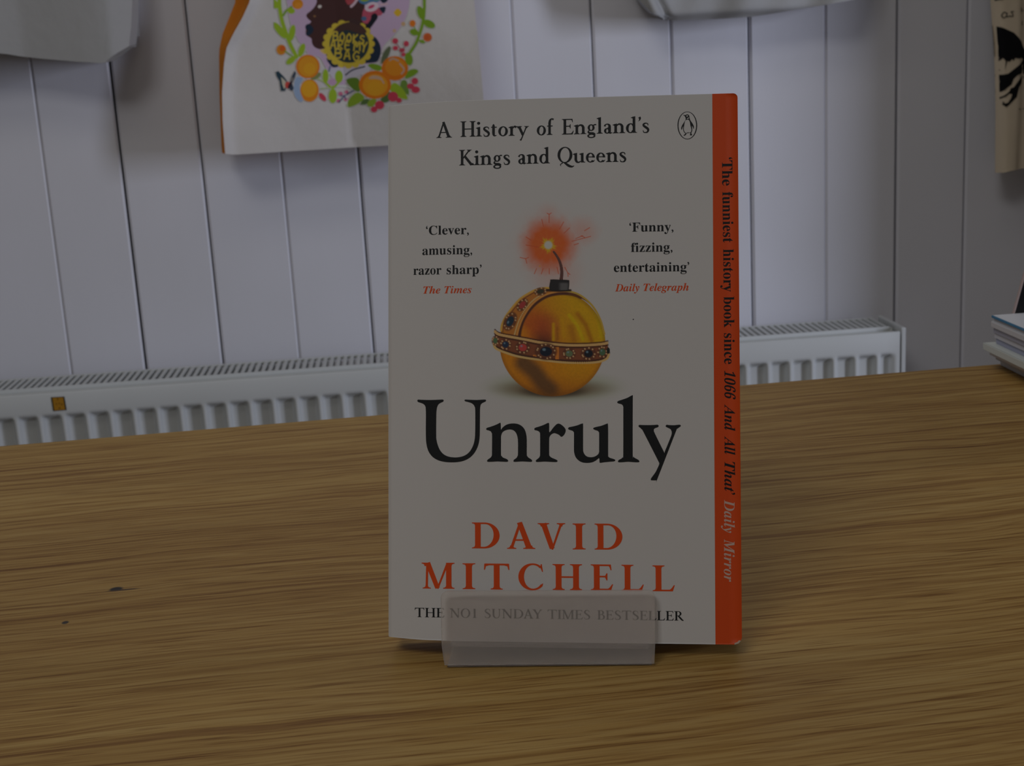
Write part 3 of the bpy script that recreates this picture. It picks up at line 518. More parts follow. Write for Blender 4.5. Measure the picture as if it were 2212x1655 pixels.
vs = []
for z in np.linspace(0.9906, 1.3, 40): vs += [(tl(z), ct_y(tl(z), z), z), (tl(z)+0.01, 2.165, z+0.004)]
obj('side_seam', mesh('side_seam', vs, [(2*i, 2*i+2, 2*i+3, 2*i+1) for i in range(39)]), M_white_cloth, ct)
obj('back_panel', box_mesh('back_panel', (0.42, 2.163, 1.01), (0.71, 2.166, 1.3)), M_white_cloth, ct)
handle('handle', 0.45, 0.63, 1.29, 1.55, 2.09, M_white_cloth, ct)

# natural tote with black print, right edge ---------------------
rb = thing('tote_bag', 'natural cotton bag with a black shaggy figure and handwriting, at the right edge', 'tote bag', SHIFT)
bl2 = interp([(0.72, 0.9320), (0.7302, 0.9319), (0.8263, 0.9277), (0.9239, 0.9228), (0.9924, 0.9173), (1.2, 0.90)]); br2 = lambda z: 1.27
def rb_y(x, z): return 2.085+0.010*sstep(0.955, 0.966, x)+0.003*math.sin(z*20)+0.02*math.exp(-((x-bl2(z))/0.004)**2)
bb = interp([(0, 0.7300), (0.05, 0.7335), (0.11, 0.7350), (0.5, 0.735), (1, 0.732)])
fr = cloth_panel('front_panel', bl2, br2, bb, 1.2, rb_y, 60, 40, M_tan_cloth, rb)
vs = []
for s in np.linspace(0, 1, 30):
    z = bb(s); x = bl2(z)+(br2(z)-bl2(z))*s; vs += [(x, rb_y(x, z), z), (max(x, bl2(z)+0.028), 2.16, z+0.003)]
obj('bottom_seam', mesh('bottom_seam', vs, [(2*i, 2*i+2, 2*i+3, 2*i+1) for i in range(29)]), M_tan_cloth, rb)
vs = []
for z in np.linspace(0.73, 1.2, 30): vs += [(bl2(z), rb_y(bl2(z), z), z), (bl2(z)+0.028, 2.16, z)]
obj('side_seam', mesh('side_seam', vs, [(2*i, 2*i+2, 2*i+3, 2*i+1) for i in range(29)]), M_white_cloth, rb)
obj('back_panel', box_mesh('back_panel', (0.962, 2.158, 0.74), (1.265, 2.161, 1.2)), M_tan_cloth, rb)
handle('handle', 1.0, 1.18, 1.19, 1.45, 2.088, M_tan_cloth, rb)
A = Art(RBART, rb_y, 205, 640, -20, 1010, 4.0, (0.66, 0.56, 0.42)); K = (0.010, 0.010, 0.011)
A.poly([(214, 242), (260, 262), (310, 285), (360, 308), (400, 350), (440, 400), (480, 460), (620, 560), (640, 900), (540, 700), (430, 668), (380, 690), (350, 720), (330, 770), (290, 800), (262, 830), (236, 850), (238, 800), (250, 745), (246, 715), (228, 688), (300, 672), (380, 610), (455, 548), (440, 530), (400, 540), (365, 535), (350, 560), (340, 545), (310, 570), (296, 560), (280, 610), (272, 640), (280, 560), (262, 535), (240, 570), (246, 525), (222, 515)], K)
A.poly([(436, 680), (470, 700), (440, 745), (400, 790), (390, 830), (378, 880), (340, 920), (310, 950), (285, 970), (262, 950), (266, 915), (275, 938), (300, 930), (325, 890), (335, 855), (310, 852), (285, 872), (262, 890), (238, 915), (240, 895), (275, 860), (310, 830), (322, 802), (350, 792), (380, 750), (420, 700)], K)
A.stroke([(240, 632), (246, 640)], 8, K); A.stroke([(430, 655), (500, 640)], 30, K)
for s_ in ([(300, 135), (275, 125), (255, 150), (265, 172), (290, 165), (302, 135)], [(300, 132), (298, 165), (318, 160)], [(322, 158), (330, 160)], [(360, 118), (338, 122), (350, 140), (352, 162), (328, 160)], [(432, 85), (436, 115), (455, 108), (464, 82)], [(464, 82), (466, 112), (500, 95)], [(440, 222), (452, 208), (466, 212), (462, 232), (446, 232), (440, 222)],
           [(212, 12), (240, 0), (262, 8), (300, -6)], [(216, 18), (250, 8)], [(400, 985), (430, 990), (470, 984)]):
    A.stroke(s_, 9 if s_[0][1] < 300 else 6, (0.03, 0.03, 0.03))
A.build('figure_print', M_bagprint, fr)

# ---------------------------------------------------------------- booklets stacked at the table's far right corner
BK = [  # bottom to top: left x, far y, thickness, width, depth, cover colour, label
 (0.3775, 0.8370, 0.0042, 0.150, 0.21, (0.55, 0.56, 0.60), 'pale grey booklet lying on the table, lowest of the stack'),
 (0.3745, 0.8375, 0.0036, 0.150, 0.21, (0.44, 0.44, 0.46), 'mid grey booklet, second from the bottom of the stack'),
 (0.3705, 0.8380, 0.0040, 0.150, 0.21, (0.60, 0.58, 0.60), 'off-white booklet, third from the bottom of the stack'),
 (0.3660, 0.8380, 0.0048, 0.152, 0.21, (0.62, 0.66, 0.64), 'pale green booklet jutting left with a dark picture on its cover'),
 (0.3725, 0.8330, 0.0040, 0.150, 0.21, (0.36, 0.38, 0.52), 'blue grey booklet, lowest of the upper half of the stack'),
 (0.3715, 0.8335, 0.0038, 0.150, 0.21, (0.60, 0.60, 0.66), 'pale lilac booklet just below the middle of the upper half of the stack'),
 (0.3705, 0.8330, 0.0040, 0.150, 0.21, (0.40, 0.40, 0.50), 'slate booklet, third from the top of the stack'),
 (0.3690, 0.8335, 0.0038, 0.150, 0.21, (0.62, 0.62, 0.66), 'white booklet directly under the blue-edged topmost one'),
 (0.3690, 0.8330, 0.0044, 0.150, 0.21, (0.66, 0.67, 0.70), 'white booklet with a bright blue spine, topmost of the stack')]
z = 0.7402
M_bp = principled('booklet_pages', (0.60, 0.60, 0.64), 0.8, 0.1); M_blue = principled('booklet_blue', (0.05, 0.22, 0.42), 0.5, 0.3); M_pic = principled('booklet_picture', (0.02, 0.022, 0.026), 0.45, 0.3)
for n_, (x0, y1, th, w, d, c, lab) in enumerate(BK):
    th *= 0.93
    b = thing('booklet', lab, 'book', Matrix.Translation((x0+0.0035, y1+0.0085, z)), 'booklets stacked on the table')
    mc = principled('booklet_cover', c, 0.45, 0.3)
    obj('pages', box_mesh('pages', (0.0010, -d+0.001, 0.0004), (w-0.001, -0.001, th-0.0004)), M_bp, b)
    for zz0 in (0.0, th-0.0004): obj('cover', box_mesh('cover', (0.0, -d, zz0), (w, 0.0, zz0+0.0004)), mc, b)
    obj('spine', box_mesh('spine', (-0.0004, -d, 0.0 if n_ < 8 else th-0.0016), (0.0006, 0.0, th), 0.0003), M_blue if n_ == 8 else mc, b)
    if n_ in (3, 8):
        obj('cover_picture', box_mesh('cover_picture', (0.022 if n_ == 8 else 0.020, -d+0.01, th-0.0001), (w-0.015, -0.016 if n_ == 8 else -0.012, th+0.0001)), M_pic, b)
    z += th+0.00005
ZT = z
bb_ = thing('display_card', 'upright black card with a thin pale edge leaning behind the booklet stack', 'card', Matrix.Translation((0.3868, 0.8430, ZT)) @ Matrix.Rotation(math.radians(14.5), 4, 'Y'))
obj('face', box_mesh('face', (0.0010, -0.0010, 0.0), (0.16, 0.0002, 0.21), 0.0002), principled('black_card', (0.008, 0.008, 0.009), 0.4, 0.3), bb_)
M_pe = principled('pale_card_edge', (0.46, 0.36, 0.34), 0.6, 0.2)
obj('pale_edge', box_mesh('pale_edge', (0.0, -0.0011, 0.0), (0.0010, 0.0008, 0.21)), M_pe, bb_)
obj('backing', box_mesh('backing', (0.0010, 0.0002, 0.0), (0.16, 0.0008, 0.21)), M_pe, bb_)

# ---------------------------------------------------------------- the paperback
Uv, Nv, Vv = Vector((0.9833378, -0.17994449, -0.02582163)), Vector((0.16695814, 0.95015539, -0.26330537)), Vector((0.07191491, 0.25460699, 0.9643669))
Ob = Vector((-0.01725145, 0.47069451, -0.20547316+CAMZ))
BM = Matrix(((Uv.x, Nv.x, Vv.x, Ob.x), (Uv.y, Nv.y, Vv.y, Ob.y), (Uv.z, Nv.z, Vv.z, Ob.z), (0, 0, 0, 1)))
book = thing('paperback', 'white paperback titled Unruly with a jewelled orb on its cover and an orange edge', 'book', BM)
BWID, BHGT, BTH = 0.12863, 0.198, 0.0185
def bend(u): return 0.0055*max(0.0, (0.034-u)/0.034)**2
def cut(v):                                # rounded, slightly worn fore-edge corners
    c = 0.0
    if v > BHGT-0.0016: q = (v-(BHGT-0.0016))/0.0016; c = 0.0016*(1-math.sqrt(max(0, 1-q*q)))
    if v < 0.0026: q = (0.0026-v)/0.0026; c = 0.0026*q*q
    return c
us = [0.034*(i/16) for i in range(16)]+[0.034, 0.06, 0.09, 0.1194, 0.1240, BWID]
vrow = [0, 0.0005, 0.001, 0.0015, 0.002, 0.0026, 0.02]+[0.04+0.02*i for i in range(8)]+[BHGT-0.0016, BHGT-0.0012, BHGT-0.0008, BHGT-0.0004, BHGT-0.00015, BHGT]
vs = []; nu = len(us); nv = len(vrow)
for v in vrow:
    for i, u in enumerate(us):
        uu = u
        if i == nu-1: uu = BWID-cut(v)
        if i == nu-3: uu = 0.11925+0.00032*v/BHGT
        vv = v
        if v == 0: vv = 0.0+0.0004*max(0, (0.012-u)/0.012)
        vs.append((uu, bend(u), vv))
front = grid_faces(nu, nv); nf = len(vs)
vs += [(x, y+0.0003, z_) for x, y, z_ in vs]
faces = front+[tuple(reversed([q+nf for q in f])) for f in front]
border = [(j*nu, (j+1)*nu) for j in range(nv-1)]+[(j*nu+nu-1, (j+1)*nu+nu-1) for j in range(nv-1)]+[(i, i+1) for i in range(nu-1)]+[((nv-1)*nu+i, (nv-1)*nu+i+1) for i in range(nu-1)]
faces += [(a, b, b+nf, a+nf) for a, b in border]
mi = [1 if (k % (nu-1)) >= nu-3 else 0 for k in range(len(front))]+[0]*(len(faces)-len(front))
me = mesh('front_cover', vs, faces, False, mi)
for p in list(me.polygons)[:len(front)]: p.use_smooth = True
cover = obj('front_cover', me, [M_paper, M_orange], book)
u2 = [0.0012]+[0.004*i for i in range(1, 9)]+[0.034, 0.08, BWID-0.0012]
vs = []
for yy in ('f', 'b'):
    for v in (0.0010, BHGT-0.0010):
        for u in u2: vs.append((u, bend(u)+0.0006 if yy == 'f' else BTH-0.0004, v))
n2 = len(u2)
fs = grid_faces(n2, 2)+[tuple(reversed(f)) for f in grid_faces(n2, 2, 2*n2)]
fs += [(i, 2*n2+i, 2*n2+i+1, i+1) for i in range(n2-1)]+[(n2+i, n2+i+1, 3*n2+i+1, 3*n2+i) for i in range(n2-1)]+[(0, n2, 3*n2, 2*n2), (n2-1, 3*n2-1, 4*n2-1, 2*n2-1)]
obj('page_block', mesh('page_block', vs, fs), M_pages, book)
obj('spine', box_mesh('spine', (-0.0003, 0.0056, 0.0004), (0.0006, BTH+0.0003, BHGT), 0.0003), M_paper, book)
obj('back_cover', box_mesh('back_cover', (0.0, BTH, 0.0), (BWID, BTH+0.0003, BHGT)), M_paper, book)
wc = [(0.12863-0.0026, 0.00002), (0.12863-0.0012, 0.0004), (0.12863-0.0004, 0.0014), (0.12863-0.0010, 0.0016), (0.12863-0.0017, 0.0009), (0.12863-0.0027, 0.0005)]
obj('worn_corner', poly_mesh('worn_corner', [wc], lambda u, v, k: -0.00006), principled('bare_card', (0.62, 0.50, 0.42), 0.8, 0.1), cover)

def on_cover(u, v, k=0): return bend(u)-0.00005-0.0000015*(k % 12)
def print_mesh(name, polys_mm, mat, base=0.0):
    P = [[(p[0]/1000, p[1]/1000) for p in q] for q in polys_mm]
    return obj(name, poly_mesh(name, P, lambda u, v, k: on_cover(u, v, k)-base), mat, cover)

# --- serif alphabet drawn as pen strokes, cap height 1
class Pen:
    def __init__(s, stem, thin, h=0.045, e=0.10): s.s, s.t, s.h, s.e = stem, thin, h, e; s.P = []
    def serif(s, x, y, w, d, l=True, r=True, e=None):
        e = e or s.e; h = s.h*d; b = 0.085*d; P = [(x+w/2, y+h+b)]
        if r: P += [(x+w/2+e*0.12, y+h+b*0.35), (x+w/2+e*0.45, y+h), (x+w/2+e, y+h*0.72), (x+w/2+e, y)]
        else: P += [(x+w/2, y)]
        if l: P += [(x-w/2-e, y), (x-w/2-e, y+h*0.72), (x-w/2-e*0.45, y+h), (x-w/2-e*0.12, y+h+b*0.35)]
        else: P += [(x-w/2, y)]
        P += [(x-w/2, y+h+b)]; s.P.append(P)
    def stem(s, x, y0, y1, bot='lr', top='lr', w=None):
        w = w or s.s; s.P.append([(x-w/2, y0), (x+w/2, y0), (x+w/2, y1), (x-w/2, y1)])
        if bot: s.serif(x, y0, w, 1, 'l' in bot, 'r' in bot)
        if top == 'flag': s.P.append([(x+w/2, y1+0.025), (x+w/2, y1-0.16), (x-w/2, y1-0.13), (x-w/2-s.e*0.4, y1-0.095), (x-w/2-s.e, y1-0.08), (x-w/2-s.e, y1-0.05), (x-w/2, y1-0.02)])
        elif top: s.serif(x, y1, w, -1, 'l' in top, 'r' in top)
    def ring(s, cx, cy, rx, ry, a, c, a0=0, a1=360, n=40, st=0):
        th = np.radians(np.linspace(a0, a1, n)); q = math.radians(st)
        o = [(cx+rx*math.cos(t), cy+ry*math.sin(t)) for t in th]
        ii = []
        for t in th:
            x, y = (rx-a)*math.cos(t), (ry-c)*math.sin(t); ii.append((cx+x+0.10*a*math.sin(t)*(1 if st else 0), cy+y))
        for k in range(n-1): s.P.append([o[k], o[k+1], ii[k+1], ii[k]])
    def st(s, *pts): s.P += stroke_poly(list(pts))
    def bar(s, x0, x1, y, w): s.P.append([(x0, y-w/2), (x1, y-w/2), (x1, y+w/2), (x0, y+w/2)])
def glyph(ch, p):
    S, T, X = p.s, p.t, 0.60; H = p.h
    if ch == 'A': p.st((.375, 1.0, T*1.3), (.10, .03, T*1.5)); p.st((.355, 1.02, S*0.9), (.665, .02, S*1.02)); p.bar(.19, .56, .34, T*0.95); p.serif(.105, 0, T*1.5, 1); p.serif(.665, 0, S, 1); return .78
    if ch == 'B': p.stem(.19, 0, 1, 'l', 'l'); p.bar(.19, .38, 1-T/2, T); p.bar(.19, .40, .53, T); p.bar(.19, .42, T/2, T); p.ring(.36, .755, .24, .245, S*.95, T, -90, 90); p.ring(.40, .275, .28, .275, S, T, -90, 90); return .70
    if ch == 'C': p.st(*[(.49+.40*math.cos(math.radians(a)), .5+(.52-T/2)*math.sin(math.radians(a)), T+(S*1.05-T)*abs(math.cos(math.radians(a)))**1.6*(1 if 90 < a < 270 else 0.35)) for a in range(48, 321, 17)]); p.P.append([(.755, .99), (.795, .99), (.835, .70), (.805, .69), (.745, .86)]); p.st((.775, .155, T*1.1), (.83, .24, .03)); return .86
    if ch == 'D': p.stem(.19, 0, 1, 'l', 'l'); p.bar(.19, .42, 1-T/2, T); p.bar(.19, .42, T/2, T); p.ring(.40, .5, .49, .5, S*1.05, T, -90, 90, st=1); return .93
    if ch in 'EFL':
        p.stem(.19, 0, 1, 'l' if ch != 'F' else 'lr', 'lr' if ch == 'L' else 'l')
        if ch != 'L':
            p.bar(.19, .62, 1-T/2, T); p.P.append([(.52, 1.0), (.64, 1.0), (.66, .78), (.63, .78), (.595, .90)]); p.bar(.19, .50, .53, T); p.P.append([(.44, .53), (.50, .66), (.53, .66), (.53, .38), (.50, .38)])
        if ch != 'F': p.bar(.19, .60, T/2, T); p.P.append([(.48, 0), (.645, 0), (.71, .235), (.68, .24), (.60, .11)])
        return .72 if ch != 'F' else .66
    if ch == 'H': p.stem(.19, 0, 1); p.stem(.74, 0, 1); p.bar(.2, .73, .50, T); return .93
    if ch == 'I': p.stem(.19, 0, 1); return .38
    if ch == 'K': p.stem(.19, 0, 1); p.st((.24, .44, T*1.1), (.62, .97, T*1.3)); p.serif(.62, 1, T*1.3, -1); p.st((.34, .60, S*.95), (.76, .02, S*1.05)); p.serif(.79, 0, S, 1, False, True); return .90
    if ch == 'M': p.st((.17, .98, T*1.2), (.15, .02, T*1.3)); p.serif(.15, 0, T*1.3, 1); p.st((.18, 1.0, S*.95), (.52, .02, S*.85)); p.st((.52, .0, T), (.86, .99, T*1.2)); p.stem(.90, 0, 1, 'lr', 'r', S); p.serif(.13, 1, S*.6, -1, True, False); return 1.08
    if ch == 'N': p.st((.18, 1, T*1.2), (.18, .0, T*1.2)); p.serif(.18, 0, T*1.2, 1); p.st((.16, 1.0, S), (.80, .02, S)); p.st((.80, 0, T*1.2), (.80, 1, T*1.2)); p.serif(.80, 1, T*1.2, -1); p.serif(.12, 1, S*.6, -1, True, False); return .98
    if ch in 'OQ':
        p.ring(.47, .5, .44, .52, S*1.05, T, st=1)
        if ch == 'Q': p.st((.38, .03, T*.8), (.52, -.06, S*.8), (.70, -.20, S*1.0), (.88, -.26, S*.7), (1.02, -.20, .02)); p.st((.24, -.22, .02), (.20, -.12, .05), (.34, .0, T))
        return .94
    if ch == 'R': p.stem(.19, 0, 1, 'lr', 'l'); p.bar(.19, .38, 1-T/2, T); p.bar(.19, .40, .50, T); p.ring(.37, .74, .25, .26, S*.95, T, -90, 90); p.st((.36, .50, S*.8), (.50, .30, S), (.68, .06, S*.9), (.80, .0, T)); return .80
    if ch == 'S': p.st((.52, .74, .02), (.50, .88, T), (.36, .98, T), (.20, .92, S*.7), (.14, .76, S*.9), (.26, .58, S), (.44, .44, S), (.53, .27, S*.95), (.46, .08, S*.7), (.28, .02, T), (.14, .08, T), (.10, .26, .02)); return .64
    if ch == 'T': p.stem(.42, 0, 1, 'lr', ''); p.bar(.06, .78, 1-T/2, T*1.1); p.P.append([(.03, 1), (.12, 1), (.17, .93), (.085, .90), (.05, .76), (.02, .76)]); p.P.append([(.81, 1), (.72, 1), (.67, .93), (.755, .90), (.79, .76), (.82, .76)]); return .84
    if ch == 'U': p.stem(.19, .35, 1, '', 'lr'); p.st((.19, .5, S), (.20, .28, S), (.30, .08, S*.8), (.46, .015, T*1.1), (.62, .09, T*1.1), (.70, .30, T*1.2), (.71, .5, T*1.2)); p.st((.71, .5, T*1.2), (.71, 1, T*1.2)); p.serif(.71, 1, T*1.2, -1); return .90
    if ch == 'V': p.st((.13, .99, S), (.42, .02, S*.9)); p.serif(.13, 1, S, -1); p.st((.42, -.02, T), (.72, .98, T*1.3)); p.serif(.715, 1, T*1.3, -1); return .84
    if ch == 'Y': p.stem(.40, 0, .46, 'lr', ''); p.st((.11, .99, S), (.41, .42, S)); p.serif(.11, 1, S, -1); p.st((.40, .42, T*1.1), (.68, .98, T*1.3)); p.serif(.69, 1, T*1.3, -1); return .80
    if ch == '1': p.stem(.18, 0, .98, 'lr', ''); p.st((.05, .86, .03), (.14, .95, .07), (.18, .99, .05)); return .36
    if ch == 'a': p.st((.09, .46, S*.8), (.13, .555, T*1.2), (.24, .60, T*1.1), (.34, .55, S*.8), (.375, .44, S), (.375, .12, S), (.42, .02, S*.6), (.53, .06, .03)); p.ring(.235, .165, .185, .18, S*.85, T, 20, 330); p.st((.25, .345, T), (.34, .37, T)); return .56
    if ch == 'd': p.ring(.30, .30, .27, .315, S, T, 30, 330, st=1); p.stem(.50, .04, 1.04, '', 'flag'); p.st((.36, .58, T), (.48, .52, T)); p.st((.36, .02, T), (.48, .10, T)); p.serif(.50, 0, S, 1, False, True); p.bar(.50-S/2, .50+S/2, .05, .1); return .70
    if ch == 'e': p.ring(.29, .30, .265, .315, S*.95, T, 0, 322, st=1); p.bar(.12, .55, .345, T*.9); p.st((.40, .02, T), (.48, .07, T*.9), (.54, .15, .02)); return .60
    if ch == 'f': p.stem(.17, 0, .80, 'lr', ''); p.st((.17, .70, S), (.20, .92, S*.9), (.31, 1.03, T*1.3), (.42, .98, S*.8)); p.bar(.02, .36, X-.03, T); return .38
    if ch == 'g': p.ring(.27, .40, .205, .215, S*.85, T); p.st((.15, .22, T), (.10, .13, S*.6), (.18, .055, S*.8), (.38, .03, S*.9), (.50, -.06, S*.8)); p.ring(.28, -.13, .24, .14, S*.65, T*1.1); p.st((.40, .54, T), (.48, .59, T*1.2), (.57, .58, T*1.2)); return .59
    if ch == 'i': p.stem(.17, 0, X, 'lr', 'flag'); p.P.append(ellipse(.155, .85, S*.62, S*.62, 0, 12)); return .36
    if ch == 'l': p.stem(.17, 0, 1.04, 'lr', 'flag'); return .36
    if ch == 'n': p.stem(.16, 0, X, 'lr', 'flag'); p.stem(.54, 0, .42, 'lr', ''); p.st((.20, .42, .03), (.27, .535, T*1.2), (.37, .585, S*.65), (.48, .54, S*.9), (.535, .44, S), (.54, .36, S)); return .72
    if ch == 'o': p.ring(.32, .30, .285, .32, S, T, st=1); return .65
    if ch == 'r': p.stem(.16, 0, X, 'lr', 'flag'); p.st((.20, .42, .03), (.27, .54, S*.5), (.36, .585, S*.8), (.43, .52, S*.75)); return .48
    if ch == 's': p.st((.37, .44, .02), (.36, .545, T), (.25, .60, T), (.13, .55, S*.65), (.115, .455, S*.8), (.22, .355, S*.95), (.34, .255, S*.95), (.385, .15, S*.8), (.33, .03, S*.6), (.22, 0, T), (.12, .03, T), (.08, .16, .02)); return .48
    if ch == 't': p.st((.17, .78, .02), (.17, .68, S*.9), (.17, .5, S), (.17, .16, S), (.22, .03, S*.6), (.35, .05, .03)); p.bar(.03, .36, X-.03, T); return .40
    if ch == 'u': p.stem(.16, .18, X, '', 'flag'); p.st((.16, .30, S), (.165, .17, S), (.22, .05, S*.85), (.33, .01, S*.55), (.45, .08, T)); p.stem(.54, 0, X, 'r', 'flag'); return .72
    if ch == 'y': p.st((.10, X-.01, S), (.335, .03, S*.95)); p.serif(.10, X, S, -1); p.st((.55, X-.01, T*1.2), (.34, .03, T*1.1), (.24, -.22, S*.5), (.18, -.31, S*.7)); p.serif(.55, X, T*1.2, -1); return .66
    if ch == '’': p.st((.10, 1.0, S*.9), (.135, .92, S*.8), (.11, .80, S*.35), (.05, .74, .02)); return .22
    return .35
def pen_word(s, stem, thin):
    x = 0.0; out = []
    for ch in s:
        p = Pen(stem, thin); adv = glyph(ch, p); out += [[(q[0]+x, q[1]) for q in P] for P in p.P]; x += adv+0.012
    xs_ = [q[0] for P in out for q in P]; return out, min(xs_), max(xs_)
def math_letters(s, italic):
    o = ''
    for ch in s:
        if 'A' <= ch <= 'Z': o += chr((0x1D468 if italic else 0x1D400)+ord(ch)-65)
        elif 'a' <= ch <= 'z': o += chr((0x1D482 if italic else 0x1D41A)+ord(ch)-97)
        elif '0' <= ch <= '9': o += chr(0x1D7CE+ord(ch)-48)
        else: o += ch
    return o
def font_word(s, italic):
    """serif letters from Blender's own bundled font, as triangles (cap height ~ 0.69 of size)"""
    c = bpy.data.curves.new('word', 'FONT'); c.body = math_letters(s, italic); c.size = 1.0; c.resolution_u = 4
    o = bpy.data.objects.new('word', c); COL.objects.link(o)
    me = bpy.data.meshes.new_from_object(o, depsgraph=None) if False else o.to_mesh()
    co = np.array([v.co[:2] for v in me.vertices]); tri = [tuple(p.vertices) for p in me.polygons]
    o.to_mesh_clear(); bpy.data.objects.remove(o); bpy.data.curves.remove(c)
    return co, tri
def place(P, x0, x1, w):
    """unit word -> cover mm along its baseline"""
    a = np.array(w[2:4]); b = np.array(w[4:6]); cap = w[6]; d = b-a
    return lambda q: (a[0]+d[0]*(q[0]-x0)/(x1-x0), a[1]+d[1]*(q[0]-x0)/(x1-x0)+q[1]*cap)
STY = {'title': (0.155, 0.062), 'author': (0.185, 0.062), 'strap': (0.150, 0.060)}
buckets = {}
for w in WORDS:
    s, st_ = w[0], w[1]
    if st_ in STY:
        P, x0, x1 = pen_word(s, *STY[st_]); f = place(P, x0, x1, w)
        buckets.setdefault(st_, []).extend([[f(q) for q in Q] for Q in P])
    else:
        co, tri = font_word(s, st_ == 'source'); x0, x1 = co[:, 0].min(), co[:, 0].max(); f = place(co, x0, x1, w)
        co = co/np.array((1.0, 0.69)); x0, x1 = co[:, 0].min(), co[:, 0].max(); f = place(co, x0, x1, w)
        buckets.setdefault(st_, []).extend([[f(co[i]) for i in t_] for t_ in tri])
print_mesh('title_lettering', [smooth_closed(P, 3) for P in TITLE_OUTLINES], M_black)
print_mesh('subtitle_lettering', buckets['title'], M_black)
print_mesh('quote_lettering', buckets['quote'], M_black)
print_mesh('source_lettering', buckets['source'], M_orange_ink)
print_mesh('author_lettering', buckets['author'], M_orange_ink)
print_mesh('strapline_lettering', buckets['strap'], M_black)
bands = {}
for s, st_, ua, va, ub, vb, cap in BAND_WORDS:
    co, tri = font_word(s, st_ != 'band'); co = co/np.array((1.0, 0.69))
    if s == '1066': co[:, 0] += 0.2*co[:, 1]
    x0, x1 = co[:, 0].min(), co[:, 0].max()
    f = lambda q: (ua+(ub-ua)*(q[0]-x0)/(x1-x0)+q[1]*cap, va+(vb-va)*(q[0]-x0)/(x1-x0))
    bands.setdefault('w' if st_ == 'bandwhite' else 'b', []).extend([[f(co[i]) for i in t_] for t_ in tri])
print_mesh('band_lettering', bands['b'], M_black); print_mesh('band_lettering', bands['w'], M_white_ink)
lb, lw = [], []
for k, P in enumerate(LOGO): (lb if k in (0, 4) else lw).append((k, P))
order = [4, 5, 0, 1, 2, 3]
lm = poly_mesh('publisher_emblem', [[(p[0]/1000, p[1]/1000) for p in smooth_closed(LOGO[k], 3)] for k in order], lambda u, v, k: -0.00005-0.000012*k)
pol = []; emb = obj('publisher_emblem', lm, [M_black, M_paper], cover)
ys = {}
for p in lm.polygons:
    yv = lm.vertices[p.vertices[0]].co.y; k = int(round((-yv-0.00005)/0.000012)); p.material_index = 0 if k in (0, 2) else 1
print_mesh('speck', [ellipse(90.68, 116.65, 0.24, 0.20, 0, 10)], M_black)

